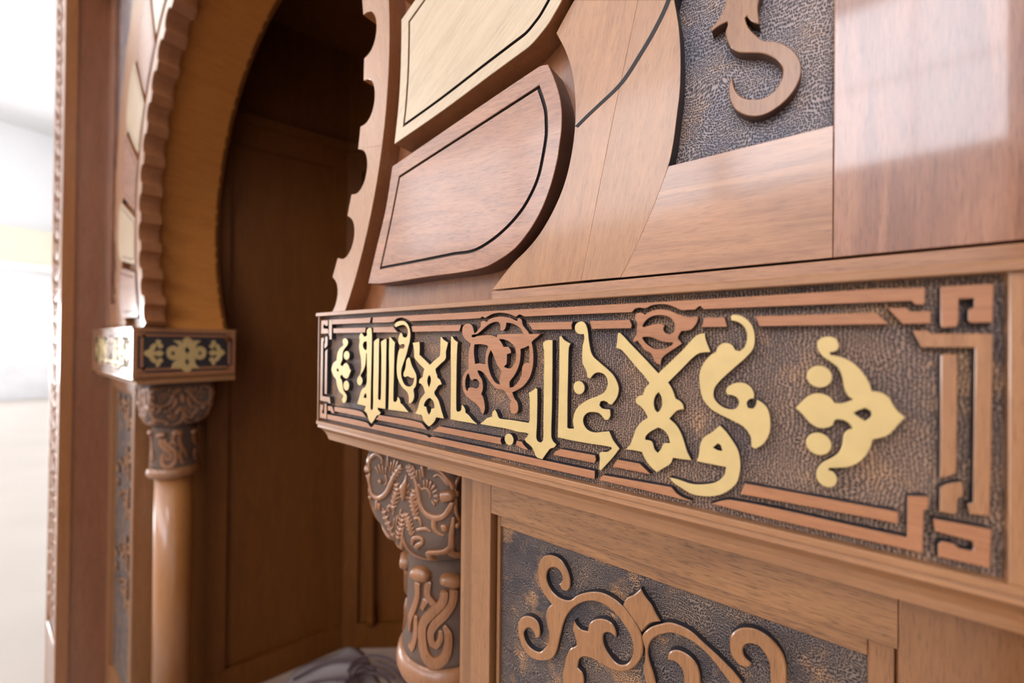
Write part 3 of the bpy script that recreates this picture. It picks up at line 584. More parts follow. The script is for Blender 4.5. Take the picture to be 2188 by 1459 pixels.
STRIP = [(0,[(-6262,375),(-5186,375),(-5215,295),(-6262,295)]),
(1,[(-5137,375),(-3471,375),(-2134,375),(-958,375),(340,384),(591,375),(594,375),(592,274),(585,269),(550,271),(534,295),(340,295),(-665,295),(-678,309),(-687,322),(-703,318),(-729,295),(-796,295),(-832,295),(-887,322),(-934,343),(-1006,354),(-1079,348),(-1126,326),(-1154,326),(-1190,333),(-1231,322),(-1254,295),(-1475,295),(-2133,295),(-2422,295),(-2447,305),(-2488,321),(-2539,295),(-2570,309),(-2644,334),(-2752,348),(-2863,339),(-2942,309),(-2976,295),(-3012,316),(-3058,295),(-4260,295),(-4293,295),(-4369,324),(-4471,349),(-4585,336),(-4664,295),(-5151,295)]),
(2,[(-6222,228),(-5316,228),(-5331,151),(-6208,151)]),
(3,[(-5124,228),(-4663,228),(-4564,151),(-4503,151),(-5123,151)]),
(4,[(-4267,228),(-3350,228),(-3380,151),(-4245,151)]),
(5,[(-2376,228),(-2132,228),(-1843,228),(-1859,192),(-1854,151),(-2132,151),(-2317,151)]),
(6,[(-1665,228),(-1275,228),(-1254,181),(-1261,151),(-1474,151),(-1642,151)]),
(7,[(-662,228),(-516,228),(-495,151),(-679,151),(-681,151),(-668,192)]),
(8,[(-310,228),(369,228),(429,151),(340,151),(-280,151)]),
(9,[(422,254),(511,255),(527,228),(612,228),(620,228),(618,151),(609,151),(494,151)]),
(10,[(659,375),(867,375),(873,375),(869,151),(783,151),(773,168),(774,228),(797,244),(797,295),(740,295),(735,295),(733,151),(724,128),(665,124),(661,151)]),
(11,[(539,108),(602,109),(618,89),(863,87),(870,76),(864,-635),(858,-969),(780,-976),(772,-919),(795,-907),(797,-647),(801,-2),(798,5),(577,4),(561,46)]),
(12,[(661,-42),(690,-34),(730,-40),(729,-660),(727,-746),(684,-779),(659,-786),(661,-672)]),
(13,[(660,-847),(690,-820),(749,-793),(755,-826),(753,-878),(733,-899),(731,-986),(710,-997),(658,-993)]),
(14,[(631,-1044),(858,-1044),(866,-1044),(860,-1268),(652,-1268),(652,-1192),(670,-1171),(718,-1170),(740,-1192),(791,-1192),(797,-1171),(793,-1133),(638,-1118)]),
(15,[(-600,-1253),(-458,-1192),(344,-1192),(516,-1192),(519,-932),(604,-915),(611,-929),(609,-988),(591,-1007),(586,-1268),(576,-1268),(344,-1268),(-224,-1268)]),
(16,[(-369,-1044),(344,-1044),(476,-1044),(476,-1118),(467,-1118),(344,-1118),(-398,-1131)]),
(17,[(-1519,-1213),(-906,-1192),(-845,-1245),(-746,-1268),(-1118,-1268),(-1557,-1268)]),
(18,[(-1378,-1044),(-1173,-1044),(-1078,-1118),(-1185,-1118),(-1425,-1118)]),
(19,[(-1970,-1044),(-1597,-1044),(-1589,-1084),(-1604,-1118),(-2052,-1118),(-2036,-1084)]),
(22,[(-2513,-1044),(-2443,-1044),(-2417,-1075),(-2355,-1118),(-2417,-1118),(-2518,-1091)]),
(23,[(-6156,-1044),(-5414,-1044),(-5268,-1118),(-5692,-1118),(-6154,-1118)]),
(26,[(-6370,-1192),(-5270,-1192),(-5160,-1250),(-5060,-1192),(-3970,-1192),(-3900,-1217),(-3830,-1192),(-1600,-1192),(-1600,-1268),(-6370,-1268)]),
(24,[(-4960,-1044),(-4070,-1044),(-3940,-1118),(-5040,-1118)]),
(25,[(-3710,-1044),(-2720,-1044),(-2732,-1080),(-2713,-1118),(-3830,-1118)])]
fz = thing('lettered_frieze', (-.28, .52, -.1655), 'carved wooden frieze block on the right with large gilded lettering in sharp focus', 'frieze', 'lettered frieze blocks')
frieze(fz)
f2 = copy_tree(fz); f2.location.x -= 2.101
f2['label'] = 'small blurred frieze block far left with gilded end face turned to the niche'
for r_, xa, xb in ((fz, .1052, .1465), (f2, -2.8115, -2.7712)):
    box('end_piece', (xa, .3502, -.1335), (xb, .66, .0437), M['frieze_v'], r_)
    box('end_piece', (xa, .3467, .0437), (xb, .66, .0500), M['frieze'], r_)
    box('end_piece', (xa, .3520, -.1475), (xb, .66, -.1335), M['frieze'], r_)
    box('end_piece', (xa, .3630, -.1655), (xb, .66, -.1475), M['frieze'], r_)
# ornament on the end face that looks into the niche (far block), at X = -1.9955
XE = -1.9955
def endsolid(name, o, hs, m, t=.0045, par=None):
    return solid(name, o, hs, XE+t, XE-.001, (m, M['edge']), par, bev=.0005, plane='YZ')
par = f2
box('end_field', (XE-.004, .356, -.1335), (XE, .676, .0437), M['edge'], par)
endsolid('end_ornament', sc([(5107,160),(5264,47),(5288,-128),(5305,28),(5566,19),(5439,-108),(5378,-264),(5537,-206),(5700,-305),(5742,-504),(5672,-701),(5511,-756),(5383,-695),(5369,-850),(5450,-1010),(5564,-1113),(5277,-1081),(5231,-1195),(5123,-1248),(5000,-1184),(4938,-1086),(4625,-1072),(4681,-867),(4828,-720),(4680,-754),(4518,-637),(4472,-412),(4528,-244),(4703,-188),(4823,-264),(4837,-149),(4656,19),(4910,11),(4966,-149),(4970,43)]), [sc(h) for h in [[(4617,-414),(4735,-434),(4713,-566),(4619,-534)],[(5491,-422),(5604,-443),(5557,-580),(5470,-539)],[(5021,-341),(5111,-225),(5206,-380),(5115,-534)],[(5041,-802),(5117,-688),(5196,-845),(5120,-997)]]], M['gold'], par=par)
src = [(a*1e-4, b*1e-4) for a, b in GOLD[0][1]]
x0 = min(p[0] for p in src); x1 = max(p[0] for p in src); z0 = min(p[1] for p in src); z1 = max(p[1] for p in src)
for ya, yb in ((.382, .440), (.640, .582)):
    for zz in (-.020, -.076):
        yc = ya+(yb-ya)*.80
        endsolid('dot', [(yc+.0085*math.cos(k*math.pi/8), zz+.0095*math.sin(k*math.pi/8)) for k in range(16)], [], M['gold'], par=par)
    endsolid('end_ornament', [(ya+(p[0]-x0)/(x1-x0)*(yb-ya), -.0995+(p[1]-z0)/(z1-z0)*.1025) for p in src], [], M['gold'], par=par)
for dy0, dy1, za, zb in ((.356, .676, .0335, .0437), (.356, .676, -.1335, -.122), (.356, .364, -.122, .0335), (.668, .676, -.122, .0335),
                         (.376, .656, .017, .025), (.376, .656, -.113, -.105), (.372, .380, -.100, .012), (.652, .660, -.100, .012),
                         (.646, .668, .017, .030), (.646, .668, -.119, -.105), (.364, .386, .017, .030), (.364, .386, -.119, -.105)):
    endsolid('border_strip', [(dy0, za), (dy1, za), (dy1, zb), (dy0, zb)], [], M['strip'], t=.003, par=par)

# ================================================================ columns
cl = thing('column', (-.515, .515, FZ), 'round wooden column under the right frieze, carved block capital close up', 'column', 'columns of the niche')
CC = (-.515, .515)
def hcap(z):           # half width of the block capital at height z
    t = (-.1655-z)/(.3455-.1655)
    if t < .74: return .1035
    u = min(1, (t-.74)/.26)
    return .081+(.1035-.081)*math.sqrt(max(0, 1-u*u))
def ecap(z):           # squareness of its plan at height z
    t = (-.1655-z)/(.3455-.1655)
    return 26 if t < .42 else 2+24*max(0, 1-(t-.42)/.58)**2.4
lathe('shaft', [(.0646, FZ+.22), (.0646, -.552)], CC, M['col'], cl)
lathe('ring', [(.066, -.566), (.074, -.564), (.087, -.556), (.0915, -.543), (.089, -.530), (.080, -.520)], CC, M['carve'], cl)
lathe('neck', [(.080, -.524), (.0815, -.512), (.0765, -.500), (.0735, -.485), (.0735, -.372), (.074, -.343)], CC, M['capground'], cl)
lathe('base', [(.115, FZ), (.115, FZ+.06), (.105, FZ+.075), (.112, FZ+.10), (.098, FZ+.13), (.085, FZ+.15), (.09, FZ+.17), (.08, FZ+.19), (.0646, FZ+.22)], CC, M['col'], cl)
# block capital: square above, rounding into the neck below
V = []; F = []; lv = [-.1655, -.20, -.24, -.252, -.262, -.272, -.282, -.290, -.298, -.306, -.314, -.322, -.329, -.335, -.340, -.3435, -.3455]; n = 96
for z in lv:
    t = (-.1655-z)/.18; h = hcap(z)
    e = ecap(z)
    for i in range(n):
        a = 2*math.pi*(i+.5)/n; c_, s_ = math.cos(a), math.sin(a)
        r = h/((abs(c_)**e+abs(s_)**e)**(1/e)); V.append((CC[0]+r*c_, CC[1]+r*s_, z))
for j in range(len(lv)-1):
    for i in range(n): F.append((j*n+i, j*n+(i+1) % n, (j+1)*n+(i+1) % n, (j+1)*n+i))
F.append(tuple(range(n))); F.append(tuple((len(lv)-1)*n+i for i in range(n)))
cap = link('capital', V, F, M['capground'], cl)
for p in cap.data.polygons: p.use_smooth = True
for e_ in cap.data.edges: pass
CAPS = [[(-5322,-2311,23),(-5398,-2299,11)],
[(-5322,-2311,23),(-5256,-2260,10)],
[(-5317,-2382,23),(-5393,-2350,11)],
[(-5317,-2382,23),(-5223,-2331,10)],
[(-5336,-2457,23),(-5420,-2423,11)],
[(-5336,-2457,23),(-5232,-2401,10)],
[(-5360,-2534,23),(-5436,-2494,11)],
[(-5360,-2534,23),(-5251,-2482,10)],
[(-5390,-2611,23),(-5459,-2575,11)],
[(-5390,-2611,23),(-5290,-2563,10)],
[(-5401,-2686,23),(-5470,-2667,11)],
[(-5401,-2686,23),(-5326,-2639,11)],
[(-4903,-2315,22),(-4957,-2284,10)],
[(-4903,-2315,22),(-4827,-2278,10)],
[(-4927,-2380,22),(-4991,-2344,10)],
[(-4927,-2380,22),(-4835,-2336,10)],
[(-4923,-2441,22),(-5020,-2428,10)],
[(-4923,-2441,22),(-4842,-2374,10)],
[(-4913,-2500,22),(-5013,-2487,10)],
[(-4913,-2500,22),(-4828,-2430,10)],
[(-4890,-2555,22),(-4993,-2554,10)],
[(-4890,-2555,22),(-4820,-2483,10)],
[(-4866,-2609,22),(-4957,-2605,10)],
[(-4866,-2609,22),(-4800,-2545,10)],
[(-4847,-2664,22),(-4922,-2662,10)],
[(-4847,-2664,22),(-4792,-2611,10)],
[(-5065,-2730,22),(-5143,-2735,10)],
[(-5065,-2730,22),(-5019,-2676,10)],
[(-5035,-2779,22),(-5129,-2785,10)],
[(-5035,-2779,22),(-4979,-2713,10)],
[(-5007,-2828,22),(-5108,-2832,10)],
[(-5007,-2828,22),(-4942,-2757,10)],
[(-4982,-2879,22),(-5082,-2883,10)],
[(-4982,-2879,22),(-4917,-2807,10)],
[(-4956,-2929,22),(-5047,-2933,10)],
[(-4956,-2929,22),(-4898,-2864,10)],
[(-4925,-2976,22),(-5001,-2984,10)],
[(-4925,-2976,22),(-4882,-2921,10)],
[(-5156,-2762,22),(-5214,-2739,10)],
[(-5156,-2762,22),(-5083,-2720,10)],
[(-5175,-2839,22),(-5246,-2812,10)],
[(-5175,-2839,22),(-5087,-2788,10)],
[(-5200,-2916,22),(-5268,-2879,10)],
[(-5200,-2916,22),(-5097,-2866,10)],
[(-5233,-2995,22),(-5301,-2958,10)],
[(-5233,-2995,22),(-5129,-2944,10)],
[(-5266,-3074,22),(-5328,-3041,11)],
[(-5266,-3074,22),(-5171,-3027,10)],
[(-5299,-3154,22),(-5350,-3127,11)],
[(-5299,-3154,22),(-5220,-3114,10)],
[(-5634,-2832,23),(-5707,-2836,11)],
[(-5634,-2832,23),(-5588,-2783,11)],
[(-5585,-2915,23),(-5676,-2926,11)],
[(-5585,-2915,23),(-5536,-2854,11)],
[(-5524,-2991,23),(-5620,-3003,11)],
[(-5524,-2991,23),(-5472,-2926,11)],
[(-5468,-3069,23),(-5554,-3075,11)],
[(-5468,-3069,23),(-5413,-3009,11)],
[(-5422,-3151,23),(-5491,-3156,11)],
[(-5422,-3151,23),(-5377,-3102,11)],
[(-5010,-1970,22),(-5093,-1976,10)],
[(-5010,-1970,22),(-4969,-1914,10)],
[(-4971,-2015,22),(-5074,-2023,10)],
[(-4971,-2015,22),(-4921,-1946,10)],
[(-4933,-2060,22),(-5035,-2068,10)],
[(-4933,-2060,22),(-4884,-1991,10)],
[(-4894,-2104,22),(-4976,-2111,10)],
[(-4894,-2104,22),(-4855,-2049,10)],
[(-5274,-2028,22),(-5304,-1980,11)],
[(-5274,-2028,22),(-5187,-2011,10)],
[(-5334,-2093,23),(-5371,-2034,11)],
[(-5334,-2093,23),(-5224,-2071,10)],
[(-5385,-2160,23),(-5438,-2109,11)],
[(-5385,-2160,23),(-5275,-2127,10)],
[(-5431,-2229,23),(-5475,-2188,11)],
[(-5431,-2229,23),(-5342,-2202,11)],
[(-5221,-1948,12),(-5285,-2043,18),(-5378,-2166,24),(-5473,-2323,30),(-5544,-2445,31),(-5668,-2558,28),(-5820,-2625,25),(-5979,-2607,22),(-6049,-2496,19),(-6079,-2374,19),(-6062,-2258,13)],
[(-6073,-2228,13),(-6084,-2086,16),(-6019,-1978,22),(-5887,-1899,22),(-5756,-1916,19),(-5704,-1984,16),(-5741,-2030,9)],
[(-6069,-2171,32),(-6068,-2219,32)],
[(-5883,-2112,16),(-5802,-2222,8)],
[(-5792,-2063,17),(-5738,-2193,8)],
[(-5690,-2059,17),(-5674,-2196,8)],
[(-5596,-2072,17),(-5619,-2200,8)],
[(-5762,-2315,28),(-5735,-2348,25)],
[(-5619,-2200,14),(-5577,-2299,15),(-5641,-2374,11)],
[(-5560,-1866,12),(-5552,-2033,23)],
[(-5455,-1954,15),(-5506,-2131,11)],
[(-5371,-1901,15),(-5447,-2120,11)],
[(-5288,-1908,18),(-5392,-2109,11)],
[(-5211,-1972,18),(-5297,-2067,11)],
[(-5099,-2095,6),(-5097,-2197,21),(-5141,-2310,44),(-5139,-2412,33),(-5160,-2499,18)],
[(-5222,-2283,12),(-5152,-2327,9)],
[(-5017,-2224,12),(-5083,-2312,9)],
[(-5251,-2364,12),(-5162,-2388,9)],
[(-5015,-2333,12),(-5093,-2387,9)],
[(-5231,-2464,12),(-5002,-2432,12)],
[(-5329,-2261,8),(-5308,-2362,18),(-5344,-2490,24),(-5394,-2623,21),(-5405,-2723,12)],
[(-5409,-2475,12),(-5326,-2426,8)],
[(-5432,-2541,12),(-5344,-2490,8)],
[(-5455,-2607,12),(-5371,-2557,8)],
[(-5056,-1937,21),(-4964,-2024,15),(-4886,-2109,20),(-4830,-2198,23),(-4784,-2330,26),(-4739,-2462,26),(-4653,-2553,25),(-4528,-2590,28),(-4368,-2575,30),(-4232,-2512,24),(-4157,-2412,21),(-4115,-2308,16)],
[(-5011,-1905,15),(-4920,-2015,9)],
[(-4922,-1917,17),(-4859,-2024,9)],
[(-4834,-1969,14),(-4827,-2104,7)],
[(-4702,-1880,23),(-4679,-2030,20)],
[(-4774,-1943,11),(-4745,-2094,9)],
[(-4776,-2172,20),(-4722,-2238,11),(-4659,-2203,11),(-4576,-2212,14),(-4523,-2270,11),(-4543,-2319,8)],
[(-4661,-2090,17),(-4659,-2189,8)],
[(-4584,-2067,17),(-4607,-2177,8)],
[(-4502,-2071,17),(-4555,-2180,8)],
[(-4431,-2110,17),(-4514,-2198,8)],
[(-4380,-2171,16),(-4483,-2235,8)],
[(-4363,-2249,19),(-4452,-2281,8)],
[(-4371,-2333,19),(-4451,-2336,8)],
[(-4430,-2399,19),(-4491,-2356,11)],
[(-4581,-1892,11),(-4438,-1871,14),(-4300,-1892,16),(-4182,-1976,19),(-4124,-2057,16),(-4114,-2108,13)],
[(-4457,-1992,11),(-4358,-1937,14),(-4259,-1978,16),(-4172,-2054,13)],
[(-4227,-2228,57),(-4122,-2197,53)],
[(-4883,-2267,9),(-4936,-2394,23),(-4912,-2504,26),(-4866,-2608,26),(-4839,-2687,17)],
[(-4827,-2369,11),(-4902,-2430,7)],
[(-4815,-2452,11),(-4890,-2513,7)],
[(-4798,-2533,11),(-4867,-2593,7)],
[(-4864,-2722,20),(-4778,-2685,20),(-4724,-2755,20),(-4733,-2836,11)],
[(-4818,-2881,17),(-4608,-2800,22),(-4515,-2823,11)],
[(-5513,-2774,18),(-5552,-2723,15),(-5466,-2671,18),(-5388,-2712,15),(-5410,-2808,11)],
[(-5676,-2769,12),(-5585,-2915,18),(-5484,-3040,21),(-5396,-3204,12)],
[(-5134,-2706,9),(-5177,-2880,15),(-5244,-3047,18),(-5312,-3201,12)],
[(-5199,-2664,12),(-5267,-2830,10)],
[(-5291,-2792,12),(-5335,-2968,11)],
[(-5366,-2856,12),(-5388,-2990,9)],
[(-5088,-2694,12),(-5018,-2807,26),(-4949,-2933,26),(-4904,-2999,12)],
[(-5042,-2740,12),(-4974,-2752,7)],
[(-4995,-2830,12),(-4917,-2837,7)],
[(-6103,-2540,13),(-6097,-2795,16),(-6039,-3005,19),(-5942,-3169,22),(-5808,-3257,41),(-5653,-3319,46),(-5597,-3364,12)],
[(-5577,-3388,15),(-5429,-3388,24),(-5286,-3328,24),(-5194,-3195,21),(-5162,-3038,15),(-5142,-2914,9)],
[(-5174,-3041,12),(-5125,-3204,21),(-5032,-3335,23),(-4897,-3407,20),(-4766,-3420,17),(-4640,-3399,11)],
[(-4693,-3367,31),(-4659,-3237,28),(-4519,-3184,33),(-4359,-3133,30),(-4243,-3028,19),(-4178,-2887,13),(-4171,-2777,8)],
[(-4868,-3182,26),(-4814,-3123,23),(-4708,-3048,20),(-4688,-2985,17),(-4795,-2989,20),(-4903,-3049,23),(-4945,-3149,17)],
[(-4427,-2591,28),(-4425,-2714,30),(-4364,-2793,19),(-4266,-2819,8)],
[(-4234,-2661,30),(-4229,-2727,27)],
[(-6032,-2652,32),(-6026,-2690,29)],
[(-5846,-2671,16),(-5843,-2811,28)],
[(-5767,-2714,19),(-5786,-2813,19)]]
caps = [[((a*1e-4)-CC[0], b*1e-4, r*1e-4) for a, b, r in s] for s in CAPS]
groups = {'volute': [], 'leaf': [], 'scroll_border': []}
for i, s in enumerate(caps):
    L = sum((Vector(s[j][:2])-Vector(s[j-1][:2])).length for j in range(1, len(s)))
    groups['scroll_border' if i >= len(caps)-13 else ('volute' if len(s) > 4 and L > .03 else 'leaf')].append(s)
for side in range(4):
    ca, sa = math.cos(side*H), math.sin(side*H)
    def surf(u, v, ca=ca, sa=sa):
        v_ = max(v, -.345)
        h = hcap(v_)
        t = (-.1655-v_)/.18; e = ecap(v_)
        uu = min(abs(u)/h, .985)
        hh = h*(1-uu**e)**(1/e)
        x, y = u, -hh
        nx, ny = (0, -1) if t < .75 else (u/h*.6, -1)
        l = math.hypot(nx, ny); nx /= l; ny /= l
        return Vector((CC[0]+x*ca-y*sa, CC[1]+x*sa+y*ca, v)), Vector((nx*ca-ny*sa, nx*sa+ny*ca, 0))
    for nm, g_ in groups.items():
        V, F = strokes_mesh(g_, surf, h=.011 if nm != 'leaf' else .009, bury=.004, fat=1.7 if nm != 'leaf' else 1.45, topflat=.68)
        link(nm, V, F, M['carve'], cap, smooth=True)
NECKS = [[(-511,-4015,43),(-531,-4158,43),(-616,-4279,49),(-706,-4413,49),(-774,-4551,49),(-787,-4759,52),(-749,-4975,52),(-653,-5103,58),(-545,-5089,52),(-472,-4949,46),(-460,-4678,40),(-502,-4560,23)],
[(-396,-3998,43),(-421,-4195,43),(-508,-4359,49),(-614,-4508,46),(-668,-4662,38),(-656,-4831,35),(-594,-4855,35),(-552,-4746,29),(-552,-4631,20)],
[(-870,-3938,38),(-876,-4161,32),(-930,-4366,36),(-1014,-4597,36),(-1049,-4832,24)],
[(-901,-4496,27),(-898,-4758,32),(-939,-5034,33),(-1020,-5034,24)],
[(-710,-3866,35),(-718,-4070,35),(-638,-4196,35)],
[(-744,-4165,35),(-808,-4333,23)],
[(-887,-3785,118),(-774,-3757,128)],
[(-502,-3800,98),(-376,-3835,116)]]
ns = [[(math.radians(a/10)*.0735, b*1e-4, r*1e-4) for a, b, r in s] for s in NECKS]
for k in range(4):
    def surf(u, v, k=k):
        a = u/.0735+k*H
        r = .0735
        if v < -.485: r = .0735+(-.485-v)*.12
        return Vector((CC[0]+r*math.cos(a), CC[1]+r*math.sin(a), v)), Vector((math.cos(a), math.sin(a), 0))
    V, F = strokes_mesh(ns[:-2], surf, h=.006, bury=.003, topflat=.88, fat=1.62, corner=58)
    link('knotwork', V, F, M['carve'], cl, smooth=False)
    V, F = strokes_mesh(ns[-2:], surf, h=.014, bury=.003, topflat=.45)
    link('bead', V, F, M['carve'], cl, smooth=True)
mirror_tree(cl, 'blurred round wooden column with carved capital on the far left of the niche')

# ================================================================ lower jamb panel
lp = thing('jamb_panel', (-.14, .43, FZ), 'framed wooden panel under the right frieze with chiselled ground and scrollwork', 'panelling', 'framed jamb panels')
box('stile', (-.3825, .41, FZ), (-.3352, .45, -.1656), M['lower'], lp, bev=.0006)
box('stile', (.0562, .41, FZ), (.1465, .45, -.1656), M['lower'], lp, bev=.0006)
box('top_rail', (-.3348, .4102, -.2240), (.0558, .45, -.1656), M['lower_h'], lp, bev=.0004)
box('bottom_rail', (-.3348, .4102, FZ), (.0558, .45, FZ+.22), M['lower_h'], lp, bev=.0004)
PX0, PX1, PZ1 = -.3262, .0402, -.2420
box('backing', (-.3348, .43, FZ), (.0558, .45, -.17), M['edge'], lp)
for a, b in (((PX0-.0052, FZ+.22), (PX0, -.2245)), ((PX1, FZ+.22), (.0555, -.2245))):
    box('panel_bead', (a[0], .4195 if b[0] != PX0-.0060 else .4225, a[1]), (b[0], .431, b[1]), M['lower'], lp, bev=.0008)
box('panel_bead', (PX0+.0002, .4195, PZ1), (PX1-.0002, .431, -.2275), M['lower_h'], lp, bev=.0008)
box('panel_bead', (PX0+.0002, .4215, -.2272), (PX1-.0002, .431, -.2245), M['lower_h'], lp, bev=.0004)
box('chiselled_field', (PX0, .4245, FZ+.22), (PX1, .431, PZ1), M['chisel_low'], lp)
SC = [sc(l) for l in [[(-2460,-2540),(-2562,-2588),(-2630,-2697),(-2646,-2820),(-2627,-2929),(-2574,-3025),(-2505,-3085),(-2446,-3125),(-2504,-3199),(-2529,-3295),(-2510,-3402),(-2484,-3490),(-2500,-3626),(-2550,-3706),(-2618,-3775),(-2724,-3788),(-2806,-3753),(-2853,-3655),(-2817,-3579),(-2763,-3541),(-2709,-3554),(-2682,-3593),(-2681,-3637),(-2620,-3594),(-2612,-3504),(-2648,-3418),(-2728,-3394),(-2837,-3427),(-2920,-3512),(-2946,-3621),(-2917,-3744),(-2851,-3848),(-2741,-3899),(-2583,-3866),(-2448,-3779),(-2382,-3670),(-2335,-3480),(-2273,-3243),(-2196,-3100),(-2074,-2968),(-1926,-2882),(-1784,-2864),(-1659,-2904),(-1565,-2978),(-1487,-3069),(-1454,-3190),(-1472,-3311),(-1536,-3405),(-1628,-3438),(-1724,-3382),(-1780,-3305),(-1788,-3204),(-1746,-3154),(-1684,-3145),(-1637,-3175),(-1644,-3102),(-1692,-3033),(-1782,-3026),(-1881,-3069),(-1953,-3146),(-1974,-3242),(-2056,-3258),(-2117,-3231),(-2145,-3195),(-2163,-3305),(-2131,-3373),(-2115,-3461),(-2192,-3538),(-2238,-3642),(-2268,-3768),(-2291,-3889),(-2282,-4024),(-2171,-4048),(-2035,-3907),(-2029,-3755),(-2097,-3710),(-2075,-3605),(-2008,-3545),(-1877,-3521),(-1736,-3530),(-1587,-3506),(-1471,-3422),(-1383,-3292),(-1347,-3165),(-1373,-3005),(-1449,-2903),(-1554,-2809),(-1674,-2756),(-1813,-2746),(-1956,-2794),(-2105,-2886),(-2197,-2977),(-2292,-3007),(-2389,-2996),(-2473,-2944),(-2525,-2848),(-2509,-2742),(-2442,-2679),(-2360,-2676),(-2311,-2728),(-2310,-2798),(-2350,-2848),(-2309,-2902),(-2245,-2892),(-2206,-2829),(-2207,-2732),(-2248,-2636),(-2329,-2553)],
[(-1377,-2540),(-1339,-2599),(-1265,-2667),(-1217,-2743),(-1175,-2797),(-1276,-2859),(-1367,-2990),(-1411,-2936),(-1488,-2857),(-1567,-2789),(-1528,-2698),(-1451,-2631)],
[(-1360,-3024),(-1288,-2912),(-1169,-2818),(-1080,-2768),(-977,-2758),(-878,-2774),(-781,-2828),(-669,-2887),(-578,-2942),(-516,-2984),(-439,-3057),(-542,-3111),(-613,-3034),(-687,-2966),(-780,-2900),(-877,-2862),(-977,-2855),(-1069,-2865),(-1153,-2916),(-1192,-2942),(-1263,-3028),(-1298,-3141),(-1285,-3244),(-1248,-3334),(-1212,-3459),(-1308,-3510),(-1343,-3382),(-1329,-3241),(-1332,-3146),(-1350,-3081)],
[(-1103,-3150),(-1093,-3081),(-1047,-3026),(-976,-3003),(-896,-3017),(-837,-3061),(-808,-3133),(-797,-3236),(-944,-3313),(-954,-3207),(-985,-3155),(-1036,-3133)],
[(-553,-2732),(-544,-2659),(-492,-2582),(-424,-2537),(-341,-2520),(-260,-2540),(-197,-2585),(-150,-2646),(-127,-2718),(-121,-2782),(-119,-2897),(-235,-2958),(-239,-2843),(-247,-2768),(-284,-2701),(-332,-2658),(-390,-2666),(-432,-2700),(-449,-2752),(-436,-2804),(-385,-2837),(-389,-2872),(-439,-2897),(-500,-2884),(-543,-2826)]]]
for l in SC:
    solid('scroll', l, [], .4165, .4247, (M['scroll'], M['edge']), lp, bev=.0011, corner=60, step=.003)
# the same scrollwork goes on down the panel, turned upside down below
for dz, fl in ((-.88, True), (-.40, False), (-1.28, True), (-.80, False)):
    for l in SC[:1]+SC[3:]:
        q = [(x, dz-z) for x, z in l] if fl else [(x, z+dz) for x, z in l]
        if min(p[1] for p in q) > FZ+.23:
            solid('scroll', q, [], .4165, .4247, (M['scroll'], M['edge']), lp, bev=.0011, corner=60, step=.004)
mirror_tree(lp, 'narrow blurred framed panel below the far left frieze block')

# ================================================================ frame posts
po = thing('frame_post', (.3, .45, FZ), 'projecting outer frame post at the right edge of the photo', 'post', 'outer frame posts')
box('post_body', (.147, .262, FZ), (.52, 1.0, 1.9), M['post'], po)
box('edge_fillet', (.141, .2425, FZ), (.192, .285, 1.9), M['postedge'], po, bev=.002)
box('edge_fillet', (.477, .2425, FZ), (.528, .285, 1.9), M['postedge'], po, bev=.002)
box('carved_ground', (.192, .252, FZ+.35), (.477, .263, 1.85), M['chisel_star'], po)
box('plinth_block', (.192, .2435, FZ), (.477, .263, FZ+.35), M['post'], po, bev=.003)
V = []; F = []
st = []
z = FZ+.42
while z < 1.8:
    for sx in (-1, 1):
        st.append([(.3345+sx*.012, z, .010), (.3345+sx*.06, z+.02, .014), (.3345+sx*.105, z+.055, .013), (.3345+sx*.11, z+.085, .009), (.3345+sx*.085, z+.09, .006)])
        st.append([(.3345+sx*.03, z+.05, .009), (.3345+sx*.055, z+.075, .010), (.3345+sx*.05, z+.10, .006)])
    z += .105
V, F = strokes_mesh(st, lambda u, v: (Vector((u, .252, v)), Vector((0, -1, 0))), h=.009)
link('leaf_carving', V, F, M['carve'], po, smooth=True)
mirror_tree(po, 'tall blurred frame post at the far left with a bright carved edge')

box_top = thing('top_frame', (AX, .5, 1.75), 'wooden top frame board closing the niche front above the arch', 'frame')
box('frame_board', (-2.811, .262, 1.751), (.146, .66, 2.05), M['post'], box_top)

# ================================================================ things on the niche floor
def tube(path, r, m, name, par, n=8):
    P = smooth3(path); V = []; F = []
    for i, p in enumerate(P):
        t = (P[min(i+1, len(P)-1)]-P[max(0, i-1)]).normalized(); s = t.cross(Vector((0, 0, 1))).normalized(); u = s.cross(t)
        for k in range(n):
            a = 2*math.pi*k/n; V.append(tuple(p+s*r*math.cos(a)+u*r*math.sin(a)))
    for i in range(len(P)-1):
        for k in range(n): F.append((i*n+k, i*n+(k+1) % n, (i+1)*n+(k+1) % n, (i+1)*n+k))
    F.append(tuple(range(n))); F.append(tuple((len(P)-1)*n+k for k in range(n)))
    return link(name, V, F, m, par, smooth=True)
def smooth3(pts, k=6):
    P = [Vector(p) for p in pts]; out = []
    for i in range(len(P)-1):
        p0, p1, p2, p3 = P[max(0, i-1)], P[i], P[i+1], P[min(len(P)-1, i+2)]
        for j in range(k):
            t = j/k
            out.append(.5*((2*p1)+(p2-p0)*t+(2*p0-5*p1+4*p2-p3)*t*t+(3*p1-p0-3*p2+p3)*t**3))
    out.append(P[-1]); return out
zf = NF+.004
V = []; F = []; NX, NY = 22, 16
rnd = random.Random(3)
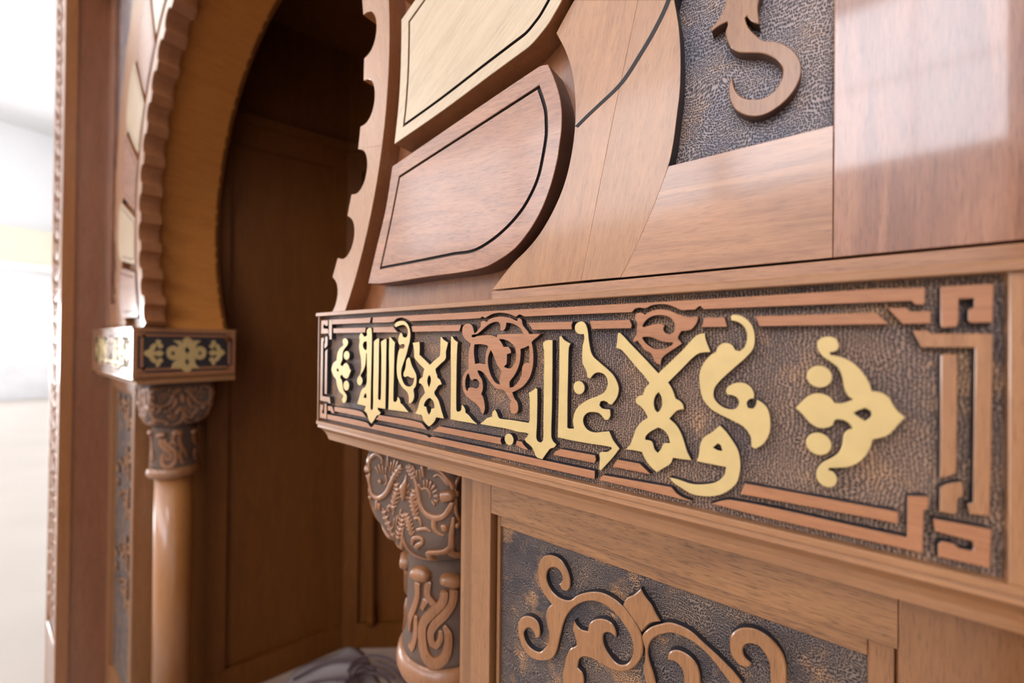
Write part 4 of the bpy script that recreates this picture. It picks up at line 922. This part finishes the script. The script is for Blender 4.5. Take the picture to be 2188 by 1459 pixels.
for j in range(NY+1):
    for i in range(NX+1):
        u, v = i/NX, j/NY
        x = -2.02+.62*u+.03*math.sin(9*v); y = .74+.50*v*(1-.1*u)+.02*math.sin(8*u)
        edge = min(u, 1-u, v, 1-v)
        h = min(1, edge*6)*(.018+.016*math.sin(7*u+3*v)*math.sin(5*v+2)+.010*math.sin(19*u-11*v))
        V.append((x, y, zf+.003+max(0, h)))
for j in range(NY):
    for i in range(NX):
        a = j*(NX+1)+i; F.append((a, a+1, a+NX+2, a+NX+1))
sh = link('plastic_sheet', V, F, M['sheet'], None, smooth=True)
sh.modifiers.new('thick', 'SOLIDIFY').thickness = .002
tag(sh, 'crumpled grey sheet lying on the niche floor behind the column', 'sheet')
cb = thing('cable_coil', (-1.62, 1.08, zf-0), 'loose dark cable coil lying on the crumpled grey sheet', 'cable')
for k in range(4):
    rr = .075+.028*k
    pts = []
    for q in range(0, 13):
        a = q/12*2*math.pi*.95+k*1.3
        pts.append((-1.62+rr*1.35*math.cos(a)+.02*k, 1.13+rr*.75*math.sin(a), zf+.050+.010*k+.008*math.sin(2*a+k)))
    tube(pts, .0065, M['cable'], 'loop', cb)
tube([(-1.72, 1.10, zf+.055), (-1.80, 1.03, zf+.050), (-1.87, .95, zf+.045), (-1.90, .84, zf+.03), (-1.93, .70, zf+.012)], .006, M['cable'], 'loose_end', cb)
tube([(-1.68, 1.18, zf+.06), (-1.82, 1.14, zf+.055), (-1.93, 1.06, zf+.04), (-1.99, .94, zf+.015)], .006, M['cable'], 'loose_end', cb)
tube([(-1.72, 1.12, zf+.06), (-1.72, 1.0, zf+.055), (-1.74, .90, zf+.045), (-1.80, .80, zf+.02)], .006, M['cable'], 'loose_end', cb)
gs = link('plastic_scrap', [(-1.30, .97, zf+.002), (-1.2, .98, zf+.006), (-1.18, 1.06, zf+.05), (-1.29, 1.05, zf+.045)], [(0, 1, 2, 3)], M['green'], None)
gs.modifiers.new('thick', 'SOLIDIFY').thickness = .003
tag(gs, 'small dark green plastic scrap on the niche floor by the column', 'scrap')
